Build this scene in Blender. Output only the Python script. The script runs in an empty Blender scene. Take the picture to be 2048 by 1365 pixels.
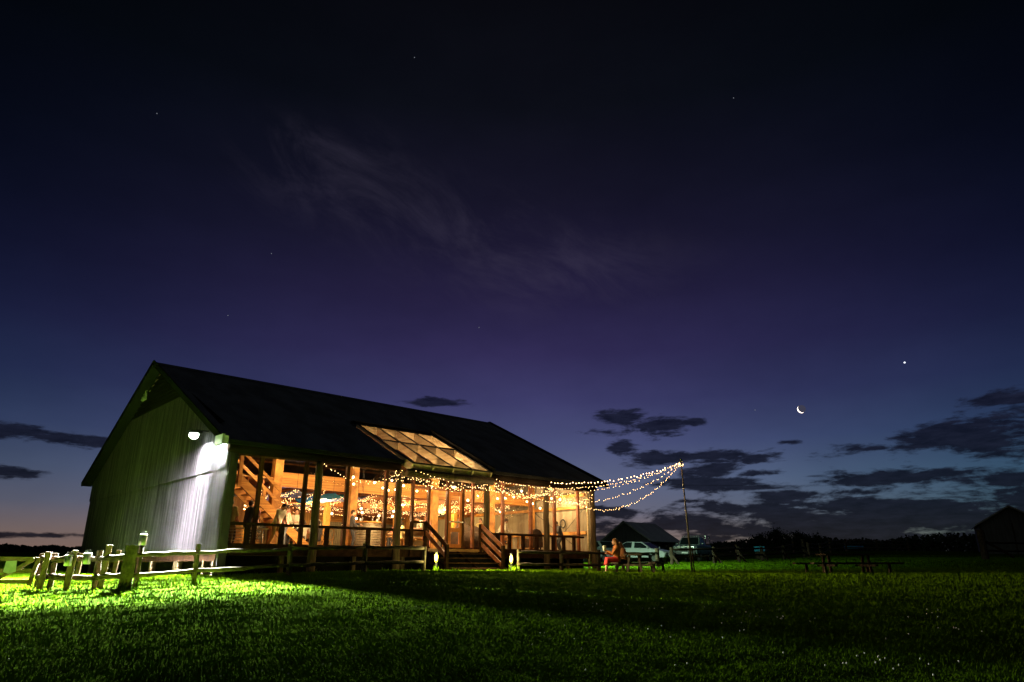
import bpy, math, random
import numpy as np
from mathutils import Vector, Matrix
random.seed(7); rng = np.random.default_rng(11)
S = bpy.context.scene
COL = S.collection
R = math.radians
FLOODP=140000; WALLP=3000; SPILL=.05; FLOODR=8000; PATHP=150; GLOBEP=165; CEILP=430; TUBEP=330; STRP=55; PORCHP=14000; BEAMSIGN=1

# ------------------------------------------------------------------ node helper
class NT:
    def __init__(s, tree): s.t = tree; s.n = tree.nodes; s.l = tree.links
    def node(s, typ, **kw):
        n = s.n.new(typ)
        for k, v in kw.items(): setattr(n, k, v)
        return n
    def put(s, sock, v):
        if isinstance(v, bpy.types.NodeSocket): s.l.new(v, sock)
        elif v is not None: sock.default_value = v
    def m(s, op, a, b=None, c=None, clamp=False):
        n = s.node('ShaderNodeMath', operation=op, use_clamp=clamp)
        s.put(n.inputs[0], a); s.put(n.inputs[1], b); s.put(n.inputs[2], c)
        return n.outputs[0]
    def vm(s, op, a, b=None, c=None, out=0):
        n = s.node('ShaderNodeVectorMath', operation=op)
        s.put(n.inputs[0], a); s.put(n.inputs[1], b); s.put(n.inputs[2], c)
        return n.outputs[out]
    def noise(s, vec, scale, detail=3, rough=.5, dist=0):
        n = s.node('ShaderNodeTexNoise')
        s.put(n.inputs['Vector'], vec); n.inputs['Scale'].default_value = scale
        n.inputs['Detail'].default_value = detail; n.inputs['Roughness'].default_value = rough
        n.inputs['Distortion'].default_value = dist
        return n.outputs[0]
    def ramp(s, fac, stops, interp='LINEAR'):
        n = s.node('ShaderNodeValToRGB'); s.put(n.inputs[0], fac)
        e = n.color_ramp.elements; n.color_ramp.interpolation = interp
        while len(e) > len(stops): e.remove(e[-1])
        while len(e) < len(stops): e.new(1)
        for el, (p, c) in zip(e, stops):
            el.position = p; el.color = (*c, 1) if len(c) == 3 else c
        return n.outputs[0]
    def mix(s, fac, a, b, blend='MIX'):
        n = s.node('ShaderNodeMix', data_type='RGBA', blend_type=blend)
        s.put(n.inputs[0], fac)
        s.put(n.inputs[6], a if isinstance(a, bpy.types.NodeSocket) else (*a, 1))
        s.put(n.inputs[7], b if isinstance(b, bpy.types.NodeSocket) else (*b, 1))
        return n.outputs[2]
    def smooth(s, x, lo, hi):
        n = s.node('ShaderNodeMapRange', interpolation_type='SMOOTHSTEP')
        s.put(n.inputs[0], x); n.inputs[1].default_value = lo; n.inputs[2].default_value = hi
        n.inputs[3].default_value = 0; n.inputs[4].default_value = 1
        return n.outputs[0]

def lin(c): return tuple(((v / 255) / 12.92 if v / 255 <= .04045 else ((v / 255 + .055) / 1.055) ** 2.4) for v in c)

# ------------------------------------------------------------------ materials
def mat(name, c1, c2=None, scale=4, rough=.7, metal=0, stretch=(1, 1, 1), bump=0, bscale=None, detail=4, spec=.3, contrast=(.35, .65)):
    m = bpy.data.materials.new(name); m.use_nodes = True; t = NT(m.node_tree)
    p = t.n['Principled BSDF']
    p.inputs['Roughness'].default_value = rough; p.inputs['Metallic'].default_value = metal
    p.inputs['Specular IOR Level'].default_value = spec
    if spec == 0: p.inputs['IOR'].default_value = 1.0
    if c2 is None: c2 = tuple(v * .75 for v in c1)
    co = t.node('ShaderNodeTexCoord').outputs['Object']
    mp = t.node('ShaderNodeMapping'); t.put(mp.inputs[0], co); mp.inputs['Scale'].default_value = stretch
    f = t.noise(mp.outputs[0], scale, detail, .6)
    f = t.smooth(f, *contrast)
    t.put(p.inputs['Base Color'], t.mix(f, c1, c2))
    if bump:
        b = t.node('ShaderNodeBump'); b.inputs['Strength'].default_value = bump; b.inputs['Distance'].default_value = .02
        t.put(b.inputs['Height'], t.noise(mp.outputs[0], bscale or scale * 3, 4, .6))
        t.put(p.inputs['Normal'], b.outputs[0])
    return m
def emit(name, c, st, sample=True):
    m = bpy.data.materials.new(name); m.use_nodes = True; p = m.node_tree.nodes['Principled BSDF']
    p.inputs['Base Color'].default_value = (*[min(.8, v) for v in c], 1)
    p.inputs['Emission Color'].default_value = (*c, 1); p.inputs['Emission Strength'].default_value = st
    if not sample: m.cycles.emission_sampling = 'NONE'
    return m
def glassy(name, tint, refl=1.0, blend=.04):
    m = bpy.data.materials.new(name); m.use_nodes = True; t = NT(m.node_tree); t.n.clear()
    tr = t.node('ShaderNodeBsdfTransparent'); tr.inputs[0].default_value = (*tint, 1)
    gl = t.node('ShaderNodeBsdfGlossy'); gl.inputs['Roughness'].default_value = .02
    gl.inputs[0].default_value = (refl, refl, refl, 1)
    g = t.node('ShaderNodeNewGeometry'); dt = t.m('ABSOLUTE', t.vm('DOT_PRODUCT', g.outputs['Normal'], g.outputs['Incoming'], out=1))
    fr = t.m('MULTIPLY_ADD', t.m('POWER', t.m('SUBTRACT', 1.0, dt), 5.0), .9, .045)
    mx = t.node('ShaderNodeMixShader'); t.put(mx.inputs[0], fr); t.put(mx.inputs[1], tr.outputs[0]); t.put(mx.inputs[2], gl.outputs[0])
    o = t.node('ShaderNodeOutputMaterial'); t.put(o.inputs[0], mx.outputs[0])
    return m

M = dict(
 timber=mat('warm_timber', (.52, .25, .06), (.27, .11, .024), 2.5, .55, stretch=(1, 1, 1), bump=.25),
 timber_u=mat('warm_timber_grain_along', (.52, .25, .06), (.29, .12, .028), 3, .5, stretch=(.25, 3, 6), bump=.2),
 pale=mat('pale_pine', (.62, .47, .28), (.44, .30, .16), 3, .6, stretch=(1, .3, 3), bump=.15),
 darkwood=mat('dark_stained_timber', (.034, .016, .009), (.016, .008, .005), 5, .6, bump=.3, spec=0),
 log=mat('weathered_log', (.085, .056, .030), (.04, .027, .016), 5, .8, stretch=(3, 3, .25), bump=.6, spec=0.04),
 redwood=mat('red_stained_timber', (.22, .062, .018), (.12, .034, .012), 4, .5, stretch=(1, 1, 1), bump=.2),
 frame=mat('red_brown_window_frame', (.075, .030, .014), (.04, .016, .008), 6, .45, stretch=(2, 2, .4), bump=.2, spec=0.04),
 door=mat('orange_cedar_door', (.42, .14, .035), (.28, .085, .022), 5, .4, stretch=(3, 3, .4), bump=.15),
 fence=mat('grey_weathered_fence', (.055, .038, .026), (.025, .018, .012), 6, .85, stretch=(1, 1, 1), bump=.7, bscale=14, spec=0.04),
 fencedark=mat('old_dark_fence_log', (.06, .045, .03), (.025, .02, .014), 6, .9, bump=.7, bscale=14, spec=0.04),
 roof=mat('dark_corrugated_roof', (.13, .14, .15), (.08, .085, .09), 1.2, .55, metal=.2, stretch=(1, .3, 1), spec=0.04),
 inner=mat('galvanised_wall_inside', (.27, .23, .16), (.17, .135, .09), 2, .5, metal=.3, stretch=(1, 2, .3)),
 board=mat('interior_wall_board', (.46, .25, .08), (.30, .14, .04), 3, .6, stretch=(5, 5, .25), bump=.2),
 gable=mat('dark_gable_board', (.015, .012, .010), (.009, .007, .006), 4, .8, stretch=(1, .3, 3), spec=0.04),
 floor=mat('timber_floor', (.3, .15, .055), (.2, .09, .03), 3, .4, stretch=(.3, 4, 1)),
 metal=mat('brushed_metal', (.55, .55, .52), (.4, .4, .38), 8, .3, metal=.9),
 galv=mat('galvanised_pole', (.22, .2, .18), (.14, .13, .12), 8, .45, metal=.6),
 black=mat('black_metal', (.02, .02, .02), (.012, .012, .012), 8, .4),
 trim=mat('dark_painted_trim', (.010, .010, .010), None, 3, .8, spec=0),
 void=mat('near_black_board', (.006, .005, .004), None, 3, 1.0, spec=0),  # near-black, so the underfloor shade sits in the colour
 gatewood=mat('brightened_split_wood', (.13, .08, .045), (.07, .042, .025), 7, .8, bump=.5),  # fence timber brightened; light on its faces is put into the colour
 wire=mat('dark_wire', (.01, .01, .01), None, 8, .6),
 white=mat('white_paint', (.75, .75, .72), (.62, .62, .6), 3, .45),
 skin=mat('skin', (.55, .3, .2), (.48, .25, .16), 5, .5),
 shirt=mat('cream_shirt', (.68, .64, .52), (.58, .53, .42), 4, .8),
 yshirt=mat('yellowish_shirt', (.62, .52, .26), (.5, .4, .18), 4, .8),
 dshirt=mat('charcoal_shirt', (.05, .045, .05), (.03, .03, .032), 4, .8),
 rust=mat('rust_knit_jumper', (.42, .14, .035), (.3, .09, .02), 12, .9, bump=.4),
 tan=mat('tan_jumper', (.36, .16, .07), (.26, .11, .05), 12, .9, bump=.4),
 red=mat('red_skirt', (.5, .028, .02), (.36, .015, .014), 5, .75),
 khaki=mat('khaki_trousers', (.33, .25, .1), (.25, .18, .07), 5, .8),
 dpant=mat('dark_trousers', (.03, .03, .035), None, 5, .8),
 pink=mat('pink_dress', (.55, .24, .2), (.45, .18, .15), 5, .8),
 hairb=mat('brown_hair', (.05, .025, .012), (.025, .012, .007), 20, .6),
 hairg=mat('auburn_hair', (.36, .15, .045), (.22, .08, .025), 20, .55),
 shoe=mat('black_leather', (.015, .014, .014), None, 5, .35),
 cloth=mat('brown_cover_cloth', (.075, .045, .028), (.04, .025, .016), 4, .9, bump=.5),
 linen=mat('white_linen', (.72, .68, .6), (.62, .58, .5), 3, .85),
 tealcloth=mat('teal_drape', (.03, .34, .5), (.05, .2, .42), 2, .8),
 bluecloth=mat('pale_blue_drape', (.42, .5, .8), (.2, .26, .6), 2, .8),
 redjoist=mat('red_brown_joist', (.42, .16, .05), (.27, .09, .03), 3, .5, stretch=(5, .3, 1), bump=.2),
 silver=mat('silver_car_paint', (.42, .45, .46), (.4, .43, .44), 1, .3, metal=.4, spec=.6),
 whitecar=mat('white_car_paint', (.5, .52, .53), (.48, .5, .51), 1, .25, spec=.6),
 greycar=mat('grey_green_car_paint', (.2, .25, .25), (.18, .23, .23), 1, .3, metal=.3, spec=.6),
 tyre=mat('tyre_rubber', (.018, .018, .018), None, 6, .8),
 carglass=mat('dark_car_glass', (.012, .016, .018), None, 1, .06, spec=.7),
 lens=mat('clear_lamp_lens', (.7, .72, .72), None, 1, .1, metal=.5),
 shedwall=mat('dark_shed_cladding', (.08, .075, .07), (.05, .048, .045), 2, .8, stretch=(3, 3, .3)),
 shedroof=mat('shed_roof_iron', (.42, .42, .45), (.3, .3, .34), 1, .6, stretch=(3, .3, .3)),
 lining=mat('roof_lining', (.16, .12, .08), (.08, .06, .04), 2, .6),
 bargedark=mat('dark_barge_board', (.008, .008, .007), None, 3, .7, spec=0),
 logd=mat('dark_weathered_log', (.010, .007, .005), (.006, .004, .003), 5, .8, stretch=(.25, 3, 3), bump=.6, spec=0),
 barge=mat('pale_barge_flashing', (.3, .29, .27), None, 3, .5),
 sign=mat('white_paper_notice', (.8, .8, .78), None, 3, .7),
 bark=mat('tree_bark', (.07, .05, .035), None, 5, .9, bump=.6),
 leaf=mat('night_tree_leaves', (.035, .055, .018), (.02, .032, .012), .6, .8),
 petal=mat('clover_petal', (.75, .75, .7), None, 3, .7),
 table=mat('table_top_honey', (.55, .34, .12), (.42, .24, .08), 3, .4),
)
M['bulb'] = emit('fairy_bulb_glow', (1, .56, .22), 10, False)
M['bulbb'] = emit('festoon_bulb_glow', (1, .58, .24), 16, False)
M['globe'] = emit('filament_globe_glow', (1, .72, .36), 14, False)
M['flood'] = emit('floodlight_lens_glow', (.86, 1, .95), 40, True)
M['path'] = emit('path_lamp_glow', (1, .70, .07), 1.45, False)
M['screen'] = emit('projection_screen_glow', (.42, .55, 1), 1.3, True)
M['candle'] = emit('candle_glow', (1, .6, .25), 7, False)
M['ceil'] = emit('ceiling_light_glow', (1, .86, .62), 6, False)
M['glass'] = glassy('window_glass', (.95, .93, .9))
M['poly'] = glassy('skylight_glass', (.92, .94, .92))

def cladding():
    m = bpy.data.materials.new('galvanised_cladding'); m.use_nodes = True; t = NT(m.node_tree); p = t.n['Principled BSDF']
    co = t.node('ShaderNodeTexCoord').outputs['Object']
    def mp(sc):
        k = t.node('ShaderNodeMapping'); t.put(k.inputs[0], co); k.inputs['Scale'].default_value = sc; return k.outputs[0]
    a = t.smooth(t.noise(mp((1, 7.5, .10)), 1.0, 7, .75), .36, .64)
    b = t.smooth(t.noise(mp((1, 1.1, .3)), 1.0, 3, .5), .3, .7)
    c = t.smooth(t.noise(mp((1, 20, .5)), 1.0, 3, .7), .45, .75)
    col = t.mix(a, (.0045, .0036, .0043), (.050, .040, .049))  # purple-grey tint put in to offset green bounce from the grass
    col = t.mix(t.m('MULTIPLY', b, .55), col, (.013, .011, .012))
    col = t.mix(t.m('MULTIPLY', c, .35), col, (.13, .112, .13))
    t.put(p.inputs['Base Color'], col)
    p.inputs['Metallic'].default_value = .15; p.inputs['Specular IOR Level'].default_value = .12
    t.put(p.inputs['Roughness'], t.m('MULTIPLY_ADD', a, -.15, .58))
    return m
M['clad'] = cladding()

def grassmat(name, c1, c2, c3):
    m = bpy.data.materials.new(name); m.use_nodes = True; t = NT(m.node_tree); p = t.n['Principled BSDF']
    g = t.node('ShaderNodeNewGeometry').outputs['Position']
    a = t.smooth(t.noise(g, .55, 4, .6), .32, .68)
    b = t.noise(g, 22, 2, .6)
    col = t.mix(a, c1, c2)
    col = t.mix(t.smooth(b, .4, .75), col, c3)
    t.put(p.inputs['Base Color'], col); p.inputs['Roughness'].default_value = .6
    p.inputs['Specular IOR Level'].default_value = .0
    if name == 'grass_blades':
        nn_ = t.vm('MULTIPLY', t.node('ShaderNodeNewGeometry').outputs['Normal'], (.36, .36, .36)); t.put(p.inputs['Normal'], t.vm('NORMALIZE', t.vm('ADD', nn_, (0, 0, .75))))
    return m, t, p
M['grass'] = grassmat('grass_blades', (.088, .19, .003), (.058, .13, .0025), (.12, .22, .005))[0]
gm, gt, gp = grassmat('ground_turf', (.04, .085, .005), (.022, .05, .005), (.03, .035, .01))
gb = gt.node('ShaderNodeBump'); gb.inputs['Strength'].default_value = .8; gb.inputs['Distance'].default_value = .06
gt.put(gb.inputs['Height'], gt.noise(gt.node('ShaderNodeNewGeometry').outputs['Position'], 9, 5, .7)); gt.put(gp.inputs['Normal'], gb.outputs[0])
M['turf'] = gm

# ------------------------------------------------------------------ mesh builder
class MB:
    def __init__(s): s.v = []; s.f = []
    def add(s, vs, fs):
        o = len(s.v); s.v += [tuple(q) for q in vs]; s.f += [tuple(o + i for i in f) for f in fs]; return s
    def box(s, x0, x1, y0, y1, z0, z1):
        return s.add([(x0,y0,z0),(x1,y0,z0),(x1,y1,z0),(x0,y1,z0),(x0,y0,z1),(x1,y0,z1),(x1,y1,z1),(x0,y1,z1)],
                     [(0,3,2,1),(4,5,6,7),(0,1,5,4),(1,2,6,5),(2,3,7,6),(3,0,4,7)])
    def bar(s, a, b, w, h, up=(0, 0, 1)):
        a = Vector(a); b = Vector(b); d = (b - a).normalized(); up = Vector(up)
        if abs(d.dot(up)) > .99: up = Vector((1, 0, 0))
        x = d.cross(up).normalized() * w / 2; y = x.cross(d).normalized() * h / 2
        vs = [p + i * x + j * y for p in (a, b) for i, j in ((-1,-1),(1,-1),(1,1),(-1,1))]
        return s.add(vs, [(0,1,2,3),(7,6,5,4),(0,4,5,1),(1,5,6,2),(2,6,7,3),(3,7,4,0)])
    def tube(s, pts, rad, n=8, cap=True):
        pts = [Vector(q) for q in pts]
        if not hasattr(rad, '__len__'): rad = [rad] * len(pts)
        o = len(s.v); ref = None
        for i, q in enumerate(pts):
            d = (pts[min(i + 1, len(pts) - 1)] - pts[max(i - 1, 0)]).normalized()
            if ref is None:
                ref = d.orthogonal().normalized()
            ref = (ref - d * ref.dot(d)).normalized(); b = d.cross(ref)
            for k in range(n):
                t = 2 * math.pi * k / n
                s.v.append(tuple(q + (ref * math.cos(t) + b * math.sin(t)) * rad[i]))
        for i in range(len(pts) - 1):
            for k in range(n):
                a = o + i * n + k; b2 = o + i * n + (k + 1) % n
                s.f.append((a, b2, b2 + n, a + n))
        if cap:
            s.f.append(tuple(o + k for k in range(n))[::-1]); s.f.append(tuple(o + (len(pts) - 1) * n + k for k in range(n)))
        return s
    def ball(s, c, r, nu=10, nv=7, sc=(1, 1, 1), rot=None):
        c = Vector(c); vs = []; fs = []
        for j in range(1, nv):
            ph = math.pi * j / nv
            for i in range(nu):
                th = 2 * math.pi * i / nu
                vs.append(Vector((math.sin(ph) * math.cos(th) * sc[0], math.sin(ph) * math.sin(th) * sc[1], math.cos(ph) * sc[2])) * r)
        top = len(vs); vs.append(Vector((0, 0, r * sc[2]))); bot = len(vs); vs.append(Vector((0, 0, -r * sc[2])))
        for j in range(nv - 2):
            for i in range(nu):
                a = j * nu + i; b = j * nu + (i + 1) % nu; fs.append((a, a + nu, b + nu, b))
        for i in range(nu):
            fs.append((top, i, (i + 1) % nu)); a = (nv - 2) * nu; fs.append((bot, a + (i + 1) % nu, a + i))
        if rot: vs = [rot @ q for q in vs]
        return s.add([q + c for q in vs], fs)
    def lathe(s, c, prof, n=16):
        o = len(s.v)
        for r, z in prof:
            for k in range(n):
                t = 2 * math.pi * k / n; s.v.append((c[0] + r * math.cos(t), c[1] + r * math.sin(t), c[2] + z))
        for i in range(len(prof) - 1):
            for k in range(n):
                a = o + i * n + k; b = o + i * n + (k + 1) % n; s.f.append((a, b, b + n, a + n))
        s.f.append(tuple(o + k for k in range(n))[::-1]); s.f.append(tuple(o + (len(prof) - 1) * n + k for k in range(n)))
        return s
    def prism(s, poly, y0, y1, ax='y'):
        n = len(poly)
        mk = {'y': lambda p, t: (p[0], t, p[1]), 'x': lambda p, t: (t, p[0], p[1]), 'z': lambda p, t: (p[0], p[1], t)}[ax]
        return s.add([mk(p, y0) for p in poly] + [mk(p, y1) for p in poly],
                     [tuple(range(n)), tuple(range(2 * n - 1, n - 1, -1))] + [(i + n, (i + 1) % n + n, (i + 1) % n, i) for i in range(n)])
    def build(s, name, m, parent=None, smooth=False, bevel=0):
        me = bpy.data.meshes.new(name); me.from_pydata(s.v, [], s.f); me.update()
        me.materials.append(m)
        if smooth: me.polygons.foreach_set('use_smooth', [True] * len(me.polygons))
        o = bpy.data.objects.new(name, me); COL.objects.link(o)
        if parent: o.parent = parent
        if bevel:
            b = o.modifiers.new('edge', 'BEVEL'); b.width = bevel; b.segments = 2; b.limit_method = 'ANGLE'
        return o
def tag(o, label, cat, group=None, kind=None):
    o['label'] = label; o['category'] = cat
    if group: o['group'] = group
    if kind: o['kind'] = kind
    return o
def empty(name, loc, rz=0, label=None, cat=None, group=None):
    o = bpy.data.objects.new(name, None); COL.objects.link(o); o.location = loc; o.rotation_euler = (0, 0, rz); o.empty_display_size = .2
    if label: tag(o, label, cat, group)
    return o
def copy_tree(o, parent=None):
    c = o.copy(); COL.objects.link(c)
    if parent: c.parent = parent; c.matrix_parent_inverse = o.matrix_parent_inverse.copy()
    for ch in list(o.children): copy_tree(ch, c)
    return c
def dup(o, loc, rz, label=None, sc=None):
    c = copy_tree(o); c.location = loc; c.rotation_euler = (0, 0, rz)
    if label: c['label'] = label
    if sc: c.scale = (sc, sc, sc)
    return c

# ------------------------------------------------------------------ camera and directions
CZ = 1.0; PITCH = R(18.2); F = 1365.0
cam = bpy.data.cameras.new('camera'); cam.lens = 24.0; cam.sensor_width = 36; cam.clip_end = 6000; cam.clip_start = .05
co = bpy.data.objects.new('camera', cam); COL.objects.link(co); co.location = (0, 0, CZ); co.rotation_euler = (R(90) + PITCH, 0, 0)
S.camera = co
def azel(px, py):
    a = px - 1024; b = 682 - py
    x, y, z = a, F * math.cos(PITCH) - b * math.sin(PITCH), F * math.sin(PITCH) + b * math.cos(PITCH)
    return math.atan2(x, y), math.asin(z / math.sqrt(x * x + y * y + z * z))

# ------------------------------------------------------------------ terrain
CTRL = [(-12.44,18,.4),(-9.38,17.5,.46),(-8.32,19,.57),(-6.49,21,.71),(-4.59,22.5,.77),(-2.79,24.5,.82),(-1.07,26,.82),(3.58,27,.71),
 (7.26,29,.63),(12.19,26,.74),(12.17,43,1.19),(19.11,52,1.58),(40.68,80,2.59),(8.91,52,1.13),(13.64,55,1.14),(27.88,42,1.36),(14,76,1.25),(10,70,1.15),(-9.08,13,.21),
 (0,12,.30),(0,5,.02),(-5,5,-.02),(6,5,.04),(1.6,31,.84),(3.9,34,.88),(-9,24,.75),(-14.6,28.5,.7),(-21,34,.6),(-6,34,.85),(-16,19,.3),(-20,24,.3),(9,34,.72),(14,36,.9)]
PRF = ([0, 6, 12, 17, 22, 28, 35, 45, 60, 80, 140, 300, 900, 2500], [-.05, .04, .28, .5, .72, .74, .85, 1.15, 1.6, 2.4, 3.5, 5, 8, 12])
def hbase(x, y):
    y = np.asarray(y, float); x = np.asarray(x, float)
    return np.interp(y, *PRF) - .025 * np.clip(-4 - x, 0, 12) * np.clip(1.4 - y / 40, 0, 1)
CA = np.array(CTRL); CRES = CA[:, 2] - hbase(CA[:, 0], CA[:, 1])
def H(x, y):
    x = np.asarray(x, float); y = np.asarray(y, float)
    sg = 2.2 + CA[:, 1] * .06
    d2 = (x[..., None] - CA[:, 0]) ** 2 + (y[..., None] - CA[:, 1]) ** 2
    w = np.exp(-d2 / (2 * sg * sg))
    und = np.sin(x * 2.1 + 1.5 * np.sin(y * 1.3)) * np.sin(y * 2.7 + 1.2 * np.sin(x * 1.1)) + .6 * np.sin(x * 4.7 + 2 * np.sin(y * 2.9)) * np.sin(y * 5.3 + np.sin(x * 3.1))
    return hbase(x, y) + (w * CRES).sum(-1) / (w.sum(-1) + .15) + .022 * und * (y < 24) * np.clip((24 - y) / 4, 0, 1)
def h(x, y): return float(H(x, y))

# ------------------------------------------------------------------ world sky
W = bpy.data.worlds.new('World'); S.world = W; W.use_nodes = True
t = NT(W.node_tree); t.n.clear()
d = t.node('ShaderNodeTexCoord').outputs['Generated']
sx = t.node('ShaderNodeSeparateXYZ'); t.put(sx.inputs[0], d)
az = t.m('ARCTAN2', sx.outputs[0], sx.outputs[1]); el = t.m('ARCSINE', sx.outputs[2])
P = t.node('ShaderNodeCombineXYZ'); t.put(P.inputs[0], az); t.put(P.inputs[1], el); P = P.outputs[0]
stops = [(0, (150, 118, 100)), (2.2, (132, 114, 110)), (4.2, (104, 105, 124)), (6.5, (92, 100, 130)), (9.5, (74, 80, 120)), (13, (60, 60, 103)), (17, (49, 44, 84)), (21.6, (37, 32, 64)),
         (26, (28, 25, 49)), (30, (21, 20, 38)), (37, (12, 14, 23)), (45, (8, 9, 15)), (90, (3, 4, 9))]
base = t.ramp(t.m('DIVIDE', el, R(90)), [(e / 90, lin(c)) for e, c in stops])
az2 = t.m('MULTIPLY', az, az)
lowb = t.smooth(el, R(15), R(1))
low = t.m('MULTIPLY', lowb, t.smooth(az, .36, .08))
fall = t.m('EXPONENT', t.m('MULTIPLY', az2, t.m('MULTIPLY_ADD', lowb, .85, -1.7)))
fallr = t.m('EXPONENT', t.m('MULTIPLY', az2, t.m('MULTIPLY_ADD', low, 1.85, -2.7)))
fc = t.node('ShaderNodeCombineXYZ'); t.put(fc.inputs[0], fallr); t.put(fc.inputs[1], fall); t.put(fc.inputs[2], fall)
hor = t.smooth(el, R(9), R(1))
sky = t.mix(1.0, base, fc.outputs[0], 'MULTIPLY')
def blobs(L):
    acc = None
    for (px, py, wx, wy) in L:
        a0, e0 = azel(px, py)
        sxv = F / wx * 1.0; syv = F / wy
        v = t.vm('MULTIPLY_ADD', P, (sxv, syv, 0), (-a0 * sxv, -e0 * syv, 0))
        q = t.m('SUBTRACT', 1.0, t.vm('LENGTH', v, out=1))
        acc = q if acc is None else t.m('MAXIMUM', acc, q)
    return acc
dark = [(1245,836,58,16),(1312,850,52,22),(1205,864,58,10),(1392,843,24,7),(1240,896,34,18),(1330,918,80,17),(1440,912,92,15),(1505,917,28,10),
 (1415,940,70,16),(1440,966,112,15),(1510,946,50,8),(1580,884,24,5),(1850,889,140,16),(1965,872,100,36),(2050,850,70,50),(1755,896,60,8),
 (1780,957,140,16),(1690,966,70,10),(1905,945,70,9),(2010,957,80,14),(1600,992,120,13),(1700,984,90,9),(1470,1020,78,19),(1590,1034,220,32),(1850,1046,330,42),(2060,1016,150,34),
 (1720,1050,560,56),(1720,1012,430,24),(1960,1040,260,40),(1220,1024,66,12),(1310,1053,170,15),(1215,1078,80,9),(1560,1062,300,22),(1800,1075,400,28),
 (40,862,80,10),(110,873,80,11),(185,884,60,11),(40,946,56,10),(45,1070,80,5),(862,806,60,9),(2020,800,60,14),(1500,975,70,6),(1380,1002,40,5)]
wv = t.vm('MULTIPLY', P, (1, 3.2, 1))
n1 = t.noise(wv, 13, 7, .62, .4); n2 = t.noise(t.vm('MULTIPLY', P, (1, 4.5, 1)), 48, 5, .6)
dn = t.m('ADD', blobs(dark), t.m('ADD', t.m('MULTIPLY', t.m('SUBTRACT', n1, .47), 3.6), t.m('MULTIPLY', t.m('SUBTRACT', n2, .5), 1.3)))
dm = t.smooth(dn, -.08, .62)
ccol = t.ramp(t.m('DIVIDE', el, R(20)), [(0, lin((15, 16, 24))), (.3, lin((15, 18, 31))), (.6, lin((20, 23, 40))), (1, lin((30, 28, 52)))])
ccol = t.mix(1.0, ccol, t.ramp(t.noise(t.vm('MULTIPLY', P, (1, 4.2, 1)), 30, 6, .65), [(.35, (.62, .64, .7)), (.68, (1.75, 1.7, 1.6))]), 'MULTIPLY')
sky = t.mix(t.m('MULTIPLY', dm, .94), sky, ccol)
# faint high cirrus across the middle
cir = [(660,330,90,40),(720,385,120,38),(800,425,120,36),(880,450,130,40),(950,475,130,44),(1020,510,130,40),(1100,545,150,44)]
cq = t.node('ShaderNodeVectorRotate', rotation_type='Z_AXIS'); t.put(cq.inputs['Vector'], P); cq.inputs['Angle'].default_value = R(24)
cn = t.m('MULTIPLY', t.smooth(blobs(cir), -2.0, .9), t.smooth(t.noise(t.vm('MULTIPLY', cq.outputs[0], (1, 2.6, 1)), 6, 9, .66, .5), .38, .74))
sky = t.mix(t.m('MULTIPLY', cn, .16), sky, lin((88, 82, 104)))
blot = t.noise(t.vm('MULTIPLY', P, (1, 2, 1)), 3.2, 4, .6)
sky = t.mix(1.0, sky, t.ramp(blot, [(.3, (.86, .86, .88)), (.7, (1.12, 1.1, 1.1))]), 'MULTIPLY')
bg = t.node('ShaderNodeBackground'); t.put(bg.inputs[0], sky); bg.inputs[1].default_value = 1.0
wo = t.node('ShaderNodeOutputWorld'); t.put(wo.inputs[0], bg.outputs[0])

# ------------------------------------------------------------------ ground sheet
def ground():
    ys = np.concatenate([np.arange(-30, 3, 1.), np.arange(3, 26, .2), np.arange(26, 70, .6), np.geomspace(70, 2600, 60)])
    nx = 420; u = np.linspace(-1, 1, nx); xs = np.sign(u) * (np.abs(u) * 42 + (np.abs(u) ** 8) * 1800)
    X, Y = np.meshgrid(xs, ys)
    Z = hbase(X, Y)
    near = (np.abs(X) < 80) & (Y < 150)
    Z[near] = H(X[near], Y[near])
    Z += 0 * (np.sin(X * 1.3 + Y * .7) * np.sin(Y * 1.1 - X * .4)) * .012 * (Y < 40)
    v = np.stack([X, Y, Z], -1).reshape(-1, 3)
    ny = len(ys); i = np.arange(ny - 1)[:, None] * nx + np.arange(nx - 1)[None]
    f = np.stack([i, i + 1, i + nx + 1, i + nx], -1).reshape(-1, 4)
    me = bpy.data.meshes.new('ground'); me.from_pydata(v.tolist(), [], f.tolist()); me.materials.append(M['turf'])
    me.polygons.foreach_set('use_smooth', [True] * len(me.polygons))
    o = bpy.data.objects.new('ground', me); COL.objects.link(o); o['kind'] = 'structure'
    o['label'] = 'dark paddock turf sloping up towards the barn'
ground()

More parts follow.
